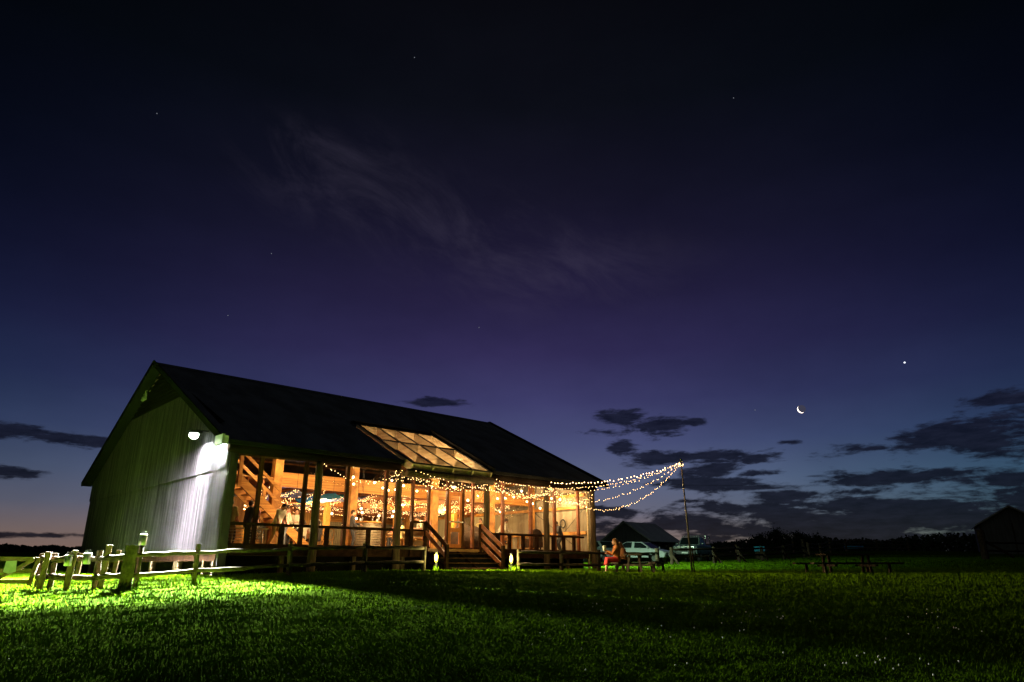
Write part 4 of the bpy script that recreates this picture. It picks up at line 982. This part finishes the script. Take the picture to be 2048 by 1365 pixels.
# glasses and candles on the tables
def glass(x, y, z, lab, cat='glass'):
    o = MB().lathe((0, 0, 0), [(.03, 0), (.032, .004), (.006, .01), (.005, .07), (.03, .1), (.034, .15), (.028, .17)], 10).build('wine_glass', M['lens'], None, True); o.location = (x, y, z)
    tag(o, lab, 'glass', 'glasses standing on the tables'); return o
for i, (u, v, z) in enumerate([(4.4,5.15,.65),(4.9,5.45,.65),(5.5,5.2,.65),(6.1,5.4,.65),(8.0,5.3,.65),(8.6,5.5,.65),(9.2,5.3,.65),(13.6,1.45,.77),(13.9,1.55,.77),(.8,.9,.57),(1.3,.95,.57),(1.6,.9,.57)]):
    x, y = wor(u, v); glass(x, y, FZ - .03 + z, ['wine glass on the front row timber table', 'wine glass on the table behind the doorway', 'wine glass on the small high table', 'wine glass on the yellow topped bar table'][0 if i < 4 else 1 if i < 7 else 2 if i < 9 else 3])
for i, (u, v, z, lab) in enumerate([(4.65,5.3,.65,'lit candle jar on the front row table, left'),(5.8,5.3,.65,'lit candle jar on the front row table, right'),(8.3,5.4,.65,'lit candle jar behind the doorway'),(5.0,7.4,.65,'lit candle jar on the second row table'),(1.5,1.0,.57,'lit candle jar on the yellow topped bar table'),(13.65,1.62,.77,'lit candle jar on the small high table')]):
    x, y = wor(u, v); e = empty('candle_jar', (x, y, FZ - .03 + z), 0, lab, 'candle', 'candle jars on the tables')
    MB().lathe((0, 0, 0), [(.035, 0), (.04, .01), (.04, .07), (.036, .075)], 12).build('jar', M['linen'], e, True); MB().ball((0, 0, .1), .02, 8, 6, (1, 1, 1.7)).build('flame', M['candle'], e)
# slatted barrel bar
x, y = wor(7.15, 3.0); e = empty('barrel_bar', (x, y, FZ - .03), BA, 'big round slatted timber barrel counter behind the rail left of the third log post', 'bar counter')
mb = MB()
for k in range(11): mb.lathe((0, 0, .02 + k * .095), [(.5 + .05 * math.sin(math.pi * k / 10), 0), (.515 + .05 * math.sin(math.pi * (k + .5) / 10), .01), (.515 + .05 * math.sin(math.pi * (k + .5) / 10), .075), (.5 + .05 * math.sin(math.pi * (k + 1) / 10), .085)], 22)
mb.build('slatted_side', M['inner'], e); MB().lathe((0, 0, 1.06), [(.62, 0), (.63, .02), (.62, .05)], 24).build('countertop', M['timber'], e)
for i, a in enumerate((0, 1.4, 2.9, 4.2)):
    glass(x + .4 * math.cos(a), y + .4 * math.sin(a), FZ - .03 + 1.11, 'wine glass on the round barrel counter')
for i, a in enumerate((.5, 3.6)):
    ee = empty('candle_jar', (x + .35 * math.cos(a), y + .35 * math.sin(a), FZ - .03 + 1.11), 0, 'lit candle jar on the round barrel counter', 'candle', 'candle jars on the tables')
    MB().lathe((0, 0, 0), [(.035, 0), (.04, .01), (.04, .07), (.036, .075)], 12).build('jar', M['linen'], ee, True); MB().ball((0, 0, .1), .02, 8, 6, (1, 1, 1.7)).build('flame', M['candle'], ee)
# projection screen
x, y = wor(6.0, 8.45); e = empty('projection_screen', (x, y, 2.15), BA, 'pale blue lit projection screen low behind the tables left of the timber post', 'screen')
MB().box(-.85, .85, -.03, 0, 0, .95).build('frame', M['black'], e); MB().box(-.8, .8, -.036, -.031, .05, .9).build('picture', M['screen'], e)
MB().box(-.5, -.44, -.05, .25, -.56, 0).box(.44, .5, -.05, .25, -.56, 0).build('stand', M['black'], e)
ld = bpy.data.lights.new('screen_glow_light', 'AREA'); ld.energy = 40; ld.color = (.35, .5, 1); ld.size = 1.5; ld.size_y = .8
lo = bpy.data.objects.new('screen_glow_light', ld); COL.objects.link(lo); lo.parent = e; lo.location = (0, -.08, .5); lo.rotation_euler = (R(90), 0, 0)
# cloth covered pile
def heap(u, v, l, w, hh, lab, seed=1):
    x, y = wor(u, v); mb = MB(); nu, nv = 26, 12; rd = random.Random(seed)
    bumps = [(rd.uniform(-.8, .8), rd.uniform(-.5, .5), rd.uniform(.1, .3)) for _ in range(7)]
    for j in range(nv + 1):
        for i in range(nu + 1):
            a, b = -1 + 2 * i / nu, -1 + 2 * j / nv; ed = min(1, (1 - max(abs(a), abs(b))) * 9)
            z = hh * (.78 * ed) + ed * sum(hh * k * math.exp(-((a - p) ** 2 * 14 + (b - q) ** 2 * 5)) for p, q, k in bumps)
            mb.v.append((a * l / 2 * (1 + .015 * math.sin(i * 2.3)), b * w / 2, z))
    for j in range(nv):
        for i in range(nu): k = j * (nu + 1) + i; mb.f.append((k, k + 1, k + nu + 2, k + nu + 1))
    o = mb.build('covered_furniture', M['cloth'], None, True); o.location = (x, y, FZ - .03); o.rotation_euler = (0, 0, BA); so = o.modifiers.new('t', 'SOLIDIFY'); so.thickness = .01
    tag(o, lab, 'covered furniture')
heap(11.6, 1.5, 2.3, 1.0, .95, 'dark brown cloth thrown over low furniture behind the right steps rail', 3)
# armchair
x, y = wor(15.0, 1.35); e = empty('armchair', (x, y, FZ - .03), BA + R(80), 'dark high backed wing armchair seen from behind near the end wall', 'armchair')
MB().box(-.3, .3, -.3, .3, .2, .42).build('seat', M['cloth'], e, bevel=.04)
MB().prism([(-.34, .2), (.34, .2), (.36, .8), (.2, .98), (0, 1.05), (-.2, .98), (-.36, .8)], -.36, -.24, 'x').build('backrest', M['cloth'], e, bevel=.03)
for s_ in (-1, 1):
    MB().box(-.3, .3, s_ * .36 - .06, s_ * .36 + .06, .2, .6).build('armrest', M['cloth'], e, bevel=.03)
    for q in (-.25, .25): MB().box(q - .025, q + .025, s_ * .3 - .025, s_ * .3 + .025, 0, .2).build('leg', M['darkwood'], e)

# ================================================================== picnic tables
def picnic(X, Y, rz_, L1, L2, lab, m='darkwood', ht=.72, hs=.42):
    e = empty('picnic_table', (X, Y, h(X, Y) - .02), rz_, lab, 'picnic table', 'timber picnic tables on the grass')
    mb = MB()
    for k in range(4): mb.box(-L1 / 2, L1 / 2, -.36 + k * .185, -.36 + k * .185 + .165, ht - .05, ht)
    mb.build('tabletop', M[m], e, bevel=.006)
    for s_ in (-1, 1):
        MB().box(-L2 / 2, L2 / 2, s_ * .72 - .14, s_ * .72 + .14, hs - .06, hs).build('seat', M[m], e, bevel=.006)
        for q in (-1, 1):
            MB().bar((q * L1 * .4, s_ * .18, ht - .05), (q * L1 * .4, s_ * .3, -.1), .08, .08).build('leg', M[m], e)
            MB().bar((q * L2 * .36, s_ * .72, hs - .06), (q * L2 * .36, s_ * .72, -.1), .08, .08).build('leg', M[m], e)
    for q in (-1, 1): MB().box(q * L1 * .4 - .03, q * L1 * .4 + .03, -.72, .72, hs - .14, hs - .07).build('crossbar', M[m], e)
    return e
picnic(4.92, 27.6, R(62), 1.7, 1.7, 'dark timber picnic table with two people sitting at it', 'fencedark')
picnic(12.2, 26.2, R(3), 1.85, 3.25, 'empty dark picnic table with extra long benches out on the right lawn', 'fencedark')
seat = dict(hip=.47, feet=((.5, .1, 0), (.42, -.06, 0)), knee=(1, 0, .6))
th = R(62)
def tb(a, b): return (4.92 + a * math.cos(th) - b * math.sin(th), 27.6 + a * math.sin(th) + b * math.cos(th))
bx, by = tb(-.45, .74)
person((bx, by, h(bx, by)), R(186), 'woman with long auburn hair in rust jumper and red skirt holding a pale cup', 'people at the picnic table', top='rust', bottom='red', skirt=True, hair='hairg', long=True, lean=6, s=.98,
       hands=((.42, .08, .82), (.36, -.14, .74)), **seat)
o = MB().lathe((0, 0, 0), [(.045, 0), (.05, .01), (.07, .18), (.072, .2)], 12).build('paper_cup', M['linen'], None, True); o.location = (bx - .50, by - .10, h(bx, by) + .80)
tag(o, 'pale cup held by the woman in the red skirt', 'cup')
bx, by = tb(.35, .70)
person((bx, by, h(bx, by)), R(205), 'second woman in tan jumper leaning in beside the woman in the red skirt', 'people at the picnic table', top='tan', bottom='dpant', hair='hairg', long=True, lean=22, s=.93,
       hands=((.4, .12, .62), (.4, -.14, .6)), head=(8, 20), **seat)

# pole for the strings
e = empty('string_light_pole', (7.26, 29, h(7.26, 29) - .1), 0, 'tall slim metal pole carrying the far ends of the light strings', 'pole')
MB().tube([(0, 0, 0), (-.06, 0, 2.3), (-.12, 0, 4.66)], [.04, .034, .028], 10).build('shaft', M['galv'], e, True)
MB().tube([(.09, 0.02, 0), (.065, 0.02, 1.1)], .028, 8).build('stay_stake', M['log'], e, True)
MB().lathe((-.12, 0, 4.6), [(.045, 0), (.045, .05), (.02, .08)], 10).build('cap', M['galv'], e)
MB().tube([(-.12 + .07 * math.cos(k), .07 * math.sin(k), 4.56) for k in np.linspace(0, 6.28, 14)], .012, 5).build('hook_ring', M['galv'], e)
string('string_lights', [(PT[0] + .09 * math.cos(k * 1.3), PT[1] + .09 * math.sin(k * 1.3), PT[2] - .0 - k * .012) for k in range(12)], 16, .013, M['bulb'], 'fairy', 'bunched bulbs gathered at the very top of the pole', 'light strings wound round the posts', .03)

# ================================================================== fences
def logpts(a, b, n=6, j=.02):
    a = Vector(a); b = Vector(b); return [a.lerp(b, k / n) + Vector((0, random.uniform(-j, j), random.uniform(-j, j))) for k in range(n + 1)]
def fence(posts, rails, label, m='fencedark', pr=.075, rr=.055, hts=1.0, stays=False, group=None, sink=.25):
    e = empty('post_and_rail_fence', (posts[0][0], posts[0][1], h(posts[0][0], posts[0][1])), 0, label, 'fence', group)
    o0 = Vector(e.location); tops = []
    for i, p in enumerate(posts):
        x, y = p[0], p[1]; ht = p[2] if len(p) > 2 else hts; rad = p[3] if len(p) > 3 else pr
        z = h(x, y); tilt = random.uniform(-.03, .03)
        pts = [(x - o0.x + tilt * k / 5, y - o0.y + random.uniform(-.008, .008), z - sink + (ht + sink) * k / 5 - o0.z) for k in range(6)]
        MB().tube(pts, [rad * random.uniform(.92, 1.08) for _ in range(6)], 9).build('post', M[m], e)
        if stays: MB().bar((x - o0.x - .12, y - o0.y - .05, z + ht * .75 - o0.z), (x - o0.x + .42, y - o0.y - .16, z - .1 - o0.z), .09, .12).build('stay', M[m], e)
    for a, b in zip(posts[:-1], posts[1:]):
        if len(a) > 4: continue
        for rh in rails:
            pa = (a[0] - o0.x, a[1] - o0.y - .06, h(a[0], a[1]) + rh - o0.z); pb = (b[0] - o0.x, b[1] - o0.y - .06, h(b[0], b[1]) + rh - o0.z)
            pts = logpts(pa, pb); MB().tube(pts, [rr * random.uniform(.75, 1.1) for _ in pts], 8).build('rail', M[m], e, True)
    return e
fence([(-8.34, 19.0, .98, .06), (-6.5, 21.0, .9, .08), (-4.6, 22.4, .88, .08), (-2.95, 23.9, .8, .07)], (.30, .76), 'weathered two rail log fence in front of the barn, left of the steps', 'fencedark', hts=.9, rr=.055)
FE = fence([(-9.35, 17.5, 1.0, .15), (-8.36, 18.96, .5, .03)], (.30, .76), 'thick dark strainer post with pale hewn rails running to the barn fence', 'fence', rr=.055)
[c.data.materials.__setitem__(0, M['fencedark']) for c in FE.children if c.name.startswith('post')]
fence([(.25, 26.6, .8, .06), (2.0, 29.0, .85, .08), (3.55, 29.4, .86, .085), (5.1, 33.0, .86, .08), (7.6, 37.5, .95, .11)], (.26, .72), 'dark log fence right of the steps running behind the picnic table', 'fencedark', rr=.055)
fence([(-9.35, 17.6, .85, .07), (-10.35, 18.0, .92, .075), (-11.05, 18.0, .9, .07), (-11.6, 18.2, .85, .065), (-12.0, 18.3, .85, .06)], (.28, .72), 'pale rough fence between the gate and the big strainer post', 'fence', rr=.075)
# pale flat post faces beside the log fence
for X, Y, ht, lab in ((-10.15, 17.85, 1.05, 'pale split timber post leaning on the log fence nearest the strainer'), (-10.95, 17.8, .95, 'pale split post in the middle of the rough left fence'), (-11.7, 17.95, .9, 'pale split post beside the gate latch'), (-12.45, 22.5, .85, 'short pale paling post standing alone behind the gate, right'), (-13.6, 22.5, .8, 'short pale paling post standing alone behind the gate, left')):
    g = h(X, Y); o = MB().bar((0, 0, -.2), (.07, 0, ht), .14, .05, (0, 1, 0)).build('timber_post', M['gatewood'], None, bevel=.006); o.location = (X, Y, g); tag(o, lab, 'post', 'loose pale posts at the left fence')
# gate
e = empty('timber_gate', (-12.0, 18.15, h(-12.5, 18) - .02), R(4), 'pale timber farm gate with a diagonal brace and a white notice', 'gate')
gz_ = .05
MB().bar((-1.28, 0, gz_), (-1.18, 0, .86), .1, .05, (0, 1, 0)).build('stile', M['gatewood'], e); MB().bar((-.1, 0, gz_ + .1), (0.02, 0, .82), .1, .05, (0, 1, 0)).build('stile', M['gatewood'], e)
for z in (.24, .5, .78): MB().bar((-1.22, -.01, z), (-.06, -.01, z), .045, .1).build('rail', M['gatewood'], e)
MB().bar((-1.24, -.05, .08), (-.05, -.05, .78), .04, .09).build('brace', M['gatewood'], e)
MB().add([(-.72, -.075, .73), (-.46, -.075, .74), (-.44, -.07, .48), (-.6, -.085, .43), (-.74, -.07, .47)], [(0, 1, 2, 3, 4)]).build('notice', M['sign'], e)
MB().tube([(-1.32, .05, -.2), (-1.36, .05, 1.0)], .08, 10).build('gate_post', M['gatewood'], e)
# metal can lanterns on the left fence and capped post
def can(X, Y, z, lab):
    e = empty('metal_can', (X, Y, z), 0, lab, 'can', 'metal cans hung on the left fence')
    MB().lathe((0, 0, 0), [(.085, 0), (.09, .01), (.09, .22), (.08, .24)], 14).build('body', M['metal'], e, True)
    MB().lathe((0, 0, .24), [(.092, 0), (.092, .02), (.03, .035)], 14).build('lid', M['white'], e); MB().tube([(-.09, 0, .2), (-.06, 0, .33), (.06, 0, .33), (.09, 0, .2)], .006, 5).build('handle', M['wire'], e)
can(-10.95, 17.7, h(-10.95, 17.7) + .58, 'metal can hanging on the fence, farther from the big strainer post'); can(-10.5, 17.7, h(-10.5, 17.7) + .62, 'metal can hanging on the fence, nearer the big strainer post')
can(-9.22, 17.75, h(-9.2, 17.75) + .98, 'bright capped can on top of the slim post behind the strainer')
X, Y = -9.22, 17.75; o = MB().tube([(0, 0, -.2), (0, 0, 1.0)], .055, 10).build('slim_post', M['fence'], None, True); o.location = (X, Y, h(X, Y)); tag(o, 'slim pale post behind the thick strainer carrying a bright can', 'post')
for i, (X, Y, n_, hh) in enumerate(((-9.3, 17.35, 70, .2), (-9.05, 17.5, 40, .3), (-8.35, 18.9, 30, .2), (-6.5, 20.9, 26, .2), (-2.5, 24.0, 40, .2), (.1, 26.4, 40, .28), (7.3, 28.9, 20, .18))):
    labs = ['thick grass tuft round the foot of the strainer post', 'tall grass stems right of the strainer post', 'grass tuft at the slim second post of the log fence', 'grass tuft at the third post of the log fence', 'leafy weeds beside the left garden light', 'grass tuft below the right garden light', 'grass tuft at the foot of the string light pole']
    o = tuft(X, Y, n_, hh, .22).build('grass_tuft', M['grass']); tag(o, labs[i], 'grass tuft', 'longer tufts at the posts')
# right hand yards
fence([(9.0, 40.3, .95, .11), (12.1, 42.8, .95, .11), (14.6, 46.0, .95, .11), (17.5, 50.0, .95, .11), (20.0, 52.6, 1.0, .11), (23.5, 57.5, 1.5, .13)], (.42, .82), 'post and rail fence with slanting stays along the far side of the right lawn', 'fence', rr=.06, stays=True)
fence([(24.5, 59, 1.25, .1), (28.5, 66, 1.25, .1), (33, 74, 1.3, .1), (37.5, 80, 1.3, .1), (43, 84, 1.3, .1), (50, 90, 1.3, .12)], (.35, .8, 1.15), 'three rail stock fence farther back across the right paddock', 'gatewood', rr=.055)
fence([(14.2, 54, 1.2, .09), (18.2, 58, 1.2, .09), (23.2, 66, 1.2, .09), (30, 76, 1.25, .09)], (.5, .95), 'back rail of the stock yard behind the stayed fence', 'gatewood', rr=.06)
e = fence([(27.75, 42, 1.7, .2), (33, 44.5, 1.2, .12)], (.5, .95), 'thick gate strainer post with rails at the far right of the lawn', 'fencedark', rr=.06)
MB().bar((.1, 0, 1.1), (1.9, .3, .15), .1, .12).build('brace', M['fencedark'], e)
o = MB().box(-.35, .35, -.25, .25, 0, .38).build('water_trough', M['tealcloth'], None, bevel=.04); o.location = (18.9, 54.5, h(18.9, 54.5) + .6)
MB().box(-.3, .3, -.2, .2, -.62, -.0).build('stand', M['fencedark'], o); tag(o, 'small blue box on a stand behind the stayed fence', 'box')
o = MB().box(-1.0, 1.0, -.4, .4, 0, .3).build('trailer_tray', M['tealcloth'], None, bevel=.04); o.location = (40.5, 84.5, h(40.5, 84.5) + .25)
MB().box(-.9, .9, -.3, .3, -.3, 0).build('chassis', M['black'], o); tag(o, 'low teal trailer tray behind the far stock fence', 'trailer')

# ================================================================== vehicles
def wheel(e, x, y, r=.32, w=.2):
    o = MB().tube([(x, y - w / 2, r), (x, y + w / 2, r)], r, 20).build('wheel', M['tyre'], e, bevel=.02)
    MB().tube([(x, y - w / 2 - .01, r), (x, y + w / 2 + .01, r)], r * .6, 14).build('rim', M['metal'], o)
def car(loc, rz_, kind, paint, label):
    e = empty('parked_car' if kind != 'ute' else 'parked_ute', (*loc, h(*loc)), rz_, label, 'car', 'vehicles parked behind the picnic table')
    if kind == 'hatch': prof = [(-2.1,.35),(2.1,.35),(2.15,.6),(2.0,.78),(1.15,.95),(-1.9,1.0),(-2.12,.7)]; cab = [(1.1,.94),(.3,1.42),(-.9,1.46),(-1.75,1.0)]
    elif kind == 'wagon': prof = [(-2.2,.38),(2.2,.38),(2.22,.7),(2.0,.9),(1.1,1.0),(-2.1,1.05),(-2.22,.7)]; cab = [(1.05,1.0),(.4,1.55),(-1.7,1.58),(-2.1,1.05)]
    else: prof = [(-2.4,.5),(2.3,.5),(2.35,.85),(2.2,1.08),(1.1,1.18),(-2.35,1.18),(-2.42,.85)]; cab = [(1.05,1.17),(.45,1.72),(-.6,1.75),(-.75,1.18)]
    MB().prism(prof, -.86, .86).build('body', M[paint], e, bevel=.07)
    n = len(cab); ins = .14
    vs = [(x, -.8 + (ins if i in (1, 2) else 0), z) for i, (x, z) in enumerate(cab)] + [(x, .8 - (ins if i in (1, 2) else 0), z) for i, (x, z) in enumerate(cab)]
    MB().add(vs, [(0,1,2,3),(7,6,5,4),(0,4,5,1),(1,5,6,2),(2,6,7,3),(3,7,4,0)]).build('cabin_roof', M[paint], e, bevel=.03)
    def lerp(p, q, t): return tuple(p[i] + (q[i] - p[i]) * t for i in range(3))
    def pane(a, b, c, d, off):
        q = [Vector(x) for x in (a, b, c, d)]; cen = sum(q, Vector()) / 4; nrm = (q[1] - q[0]).cross(q[2] - q[0]).normalized() * .012
        if nrm.dot(cen - Vector((-.2, 0, 1.2))) < 0: nrm = -nrm
        q = [cen + (x - cen) * off + nrm for x in q]; return MB().add(q, [(0, 1, 2, 3)])
    pane(vs[0], vs[4], vs[5], vs[1], .86).build('windscreen', M['carglass'], e); pane(vs[2], vs[3], vs[7], vs[6], .82).build('rear_window', M['carglass'], e)
    for k in (0, 4):
        a, b, c, d = vs[k], vs[k + 1], vs[k + 2], vs[k + 3]
        m1, m2 = lerp(a, d, .5), lerp(b, c, .5)
        pane(a, b, m2, m1, .8).build('side_window', M['carglass'], e); pane(m1, m2, c, d, .8).build('side_window', M['carglass'], e)
    zr = .36 if kind == 'ute' else .31
    for x in (1.35, -1.35):
        for y in (-.78, .78): wheel(e, x, y, zr)
    zf = prof[2][1]
    for s_ in (-1, 1):
        MB().ball((prof[2][0] - .03, s_ * .62, zf + .05), .11, 10, 7, (.5, 1.5, .8)).build('headlight', M['lens'], e, True)
        MB().ball((cab[0][0] - .2, s_ * .93, cab[0][1] + .08), .09, 8, 6, (.6, 1, .8)).build('wing_mirror', M[paint], e, True)
    MB().box(prof[1][0] - .02, prof[1][0] + .06, -.75, .75, prof[0][1] + .04, zf - .08).build('bumper', M['black'], e, bevel=.02)
    MB().box(prof[1][0] + .06, prof[1][0] + .075, -.22, .22, prof[0][1] + .06, prof[0][1] + .17).build('number_plate', M['white'], e)
    if kind == 'ute':
        for y in (-.78, .78): MB().tube([(-.85, y, 1.15), (-.85, y, 1.86), (-2.2, y, 1.86), (-2.3, y, 1.15)], .035, 8).build('ladder_rack', M['metal'], e)
        MB().tube([(-.85, -.78, 1.86), (-.85, .78, 1.86)], .035, 8).tube([(.3, -.65, 1.8), (.3, .65, 1.8)], .03, 8).build('rack_crossbar', M['metal'], e)
        MB().tube([(2.45, -.7, .55), (2.5, -.7, 1.0), (2.5, .7, 1.0), (2.45, .7, .55)], .035, 8).build('bull_bar', M['metal'], e)
        for y in (-.3, .0, .3): MB().lathe((0, 0, 0), [(.09, 0), (.1, .03), (.09, .06)], 12).build('driving_lamp', M['lens'], e)
        for o_, y in zip([c for c in e.children if c.name.startswith('driving_lamp')], (-.32, 0, .32)): o_.location = (2.5, y, 1.0); o_.rotation_euler = (0, R(90), 0)
    return e
car((9.3, 51), R(-38), 'hatch', 'whitecar', 'white hatchback parked behind the seated women')
car((6.9, 54.5), R(-60), 'wagon', 'silver', 'silver wagon parked half hidden beside the barn corner post')
car((13.3, 52.5), R(-118), 'ute', 'greycar', 'grey green ute with ladder rack and bull bar parked right of the hatchback')
car((11.0, 58), R(-50), 'hatch', 'dshirt', 'dark car in the shadow between the hatchback and the ute')

# ================================================================== sheds
def shed(loc, rz_, L, Wd, eave, ridge, label, openfront=True):
    e = empty('farm_shed', (*loc, h(*loc) - .2), rz_, label, 'shed', 'dark sheds behind the barn')
    ov = .3
    MB().add([(-L/2-ov, -Wd/2-ov, eave-.15), (L/2+ov, -Wd/2-ov, eave-.15), (L/2+ov-.9*0, 0, ridge), (-L/2-ov, 0, ridge)], [(0,1,2,3)]).build('front_roof', M['shedroof'], e).modifiers.new('t','SOLIDIFY').thickness = .06
    MB().add([(-L/2-ov, Wd/2+ov, eave-.15), (L/2+ov, Wd/2+ov, eave-.15), (L/2+ov, 0, ridge), (-L/2-ov, 0, ridge)], [(3,2,1,0)]).build('rear_roof', M['shedroof'], e).modifiers.new('t','SOLIDIFY').thickness = .06
    for q in (-1, 1): MB().prism([(-Wd/2, eave-.5 if openfront else -.3), (Wd/2, eave-.5 if openfront else -.3), (Wd/2, eave), (0, ridge-.08), (-Wd/2, eave)], q*L/2-.03, q*L/2+.03, 'x').build('gable_wall', M['shedwall'], e)
    for q in (-1, 1): MB().bar((-L/2-ov-.03, q*(Wd/2+ov), eave-.13), (-L/2-ov-.03, 0, ridge+.03), .05, .12).build('barge_board', M['barge'], e)
    MB().box(-L/2, L/2, Wd/2-.05, Wd/2, 0, eave).build('rear_wall', M['shedwall'], e)
    for k in range(4):
        x = -L/2 + L * k / 3
        for q in (-1, 0, 1): MB().tube([(x, q*(Wd/2-.1), -.3), (x, q*(Wd/2-.1), eave)], .09, 8).build('post', M['fencedark'], e)
    return e
shed((13.7, 75.8), R(45), 5.2, 6.0, 2.3, 4.2, 'dark open sided gabled shed behind the parked cars')
shed((50.2, 71.5), R(60), 8, 5.4, 2.9, 4.5, 'dark gabled shed cut by the right edge of the photo', False)

# ================================================================== trees
def tree(X, Y, ht, cr, label, seed):
    rd = np.random.default_rng(seed); g = h(X, Y); e = empty('paddock_tree', (X, Y, g), 0, label, 'tree', 'trees on the skyline')
    tr = MB().tube([(0, 0, -.3), (.1, 0, ht * .3), (0, .1, ht * .55), (.1, 0, ht * .8)], [.22, .17, .11, .05], 8)
    for k in range(6):
        a = k * 1.05; z0 = ht * (.32 + .06 * k); tr.tube([(0, 0, z0), (cr * .35 * math.cos(a), cr * .35 * math.sin(a), z0 + ht * .15), (cr * .65 * math.cos(a), cr * .65 * math.sin(a), z0 + ht * .25)], [.09, .06, .025], 6)
    tr.build('trunk', M['bark'], e)
    n = 3000; cl = rd.normal(size=(26, 3)) * np.array([cr * .42, cr * .42, ht * .15]) + np.array([0, 0, ht * .66])
    c = cl[rd.integers(0, 26, n)] + rd.normal(size=(n, 3)) * cr * .15
    A = rd.normal(size=(n, 3)); A /= np.linalg.norm(A, axis=1)[:, None]; B = np.cross(A, rd.normal(size=(n, 3))); B /= np.linalg.norm(B, axis=1)[:, None]
    s = rd.uniform(.07, .17, (n, 1)); V = np.stack([c - A * s - B * s * .6, c + A * s - B * s * .6, c + A * s + B * s * .6, c - A * s + B * s * .6], 1).reshape(-1, 3)
    o = mesh_np('crown', V, np.arange(n * 4).reshape(-1, 4), M['leaf']); o.parent = e
tree(56.5, 150, 4.6, 3.0, 'tallest round crowned tree on the right skyline', 3)
tree(61.5, 152, 3.9, 2.8, 'wide low tree just right of the tallest skyline tree', 4)
tree(52.0, 149, 3.3, 2.4, 'small tree just left of the tallest skyline tree', 5)
tree(66.5, 155, 3.0, 2.4, 'low tree at the right end of the skyline group', 6)
def woods():
    n = 90000; a = rng.uniform(R(-50), R(50), n); r = rng.uniform(240, 330, n)
    x = r * np.sin(a); y = r * np.cos(a)
    top = 2.6 + .5 * np.sin(a * 23) + .35 * np.sin(a * 61 + 1) + .25 * np.sin(a * 140) + np.clip(D(1) * 0 + (a - .1) * 7, 0, 4)
    z = np.interp(y, *PRF) + top * rng.random(n) ** .8
    c = np.stack([x, y, z], -1); A = rng.normal(size=(n, 3)); A /= np.linalg.norm(A, axis=1)[:, None]; B = np.cross(A, rng.normal(size=(n, 3))); B /= np.linalg.norm(B, axis=1)[:, None]
    s = rng.uniform(.2, .5, (n, 1)); V = np.stack([c - A * s - B * s * .6, c + A * s - B * s * .6, c + A * s + B * s * .6, c - A * s + B * s * .6], 1).reshape(-1, 3)
    o = mesh_np('distant_woods', V, np.arange(n * 4).reshape(-1, 4), M['leaf']); tag(o, 'black line of distant woods along the horizon', 'woods', kind='stuff')
woods()

# ================================================================== moon, planet, stars
def dirpt(px, py, dist):
    a, e_ = azel(px, py); return Vector((dist * math.cos(e_) * math.sin(a), dist * math.cos(e_) * math.cos(a), dist * math.sin(e_) + CZ))
mp_ = dirpt(1603, 818, 2000); c_ = (-mp_).normalized(); rt = Vector((0, 0, 1)).cross(c_).normalized(); up = c_.cross(rt)
Ld = (-.78 * c_ - .66 * (rt * .82 + up * .57) ).normalized()
m = bpy.data.materials.new('moonlit_surface'); m.use_nodes = True; t = NT(m.node_tree); p = t.n['Principled BSDF']
nn = t.node('ShaderNodeNewGeometry').outputs['Normal']; dt = t.vm('DOT_PRODUCT', nn, tuple(Ld), out=1)
t.put(p.inputs['Base Color'], t.mix(t.noise(t.node('ShaderNodeTexCoord').outputs['Object'], .25, 3), (.1, .1, .1), (.03, .03, .03)))
t.put(p.inputs['Emission Color'], t.mix(t.smooth(dt, 0, .05), (.045, .045, .075), (5.5, 4.6, 4.0))); p.inputs['Emission Strength'].default_value = 1.0; m.cycles.emission_sampling = 'NONE'
o = MB().ball((0, 0, 0), 10.6, 40, 24).build('moon', m, None, True); o.location = mp_; tag(o, 'thin crescent moon low in the right sky, lit from below left', 'moon')
sm = emit('planet_glow', (.85, .9, 1), 2.2, False); o = MB().ball((0, 0, 0), 2.0, 10, 8).build('planet', sm, None, True); o.location = dirpt(1809, 725, 2000); tag(o, 'bright white planet above and right of the crescent moon', 'planet')
ss = emit('star_glow', (.75, .82, 1), .2, False)
for px, py, lab in ((829,115,'faint star highest in the sky, left of centre'),(1467,196,'faint star high in the right sky'),(314,227,'faint star high in the left sky'),(543,507,'faint star in the left middle sky'),
                    (958,655,'faint star above the barn ridge'),(456,631,'faint star above the left barn gable'),(1510,820,'tiny star just left of the crescent moon'),):
    o = MB().ball((0, 0, 0), 1.35, 6, 5).build('star', ss); o.location = dirpt(px, py, 2000); tag(o, lab, 'star', 'stars')

# added fill sun behind the camera that lifts the roof, weak and very soft
ld = bpy.data.lights.new('roof_fill_sun', 'SUN'); ld.energy = .075; ld.angle = R(60); ld.color = (.78, .86, 1)
lo = bpy.data.objects.new('roof_fill_sun', ld); COL.objects.link(lo); lo.rotation_euler = Vector((.25, .75, -1)).to_track_quat('-Z', 'Y').to_euler()

# ------------------------------------------------------------------ render settings
S.view_settings.view_transform = 'Standard'; S.view_settings.look = 'None'; S.view_settings.exposure = 0; S.view_settings.gamma = 1
c = S.cycles
c.use_denoising = True; c.denoiser = 'OPENIMAGEDENOISE'; c.denoising_input_passes = 'RGB_ALBEDO_NORMAL'
c.max_bounces = 8; c.diffuse_bounces = 3; c.glossy_bounces = 3; c.transmission_bounces = 4; c.transparent_max_bounces = 16; c.sample_clamp_indirect = 4; c.caustics_reflective = False; c.caustics_refractive = False
c.use_light_tree = True; c.blur_glossy = 1
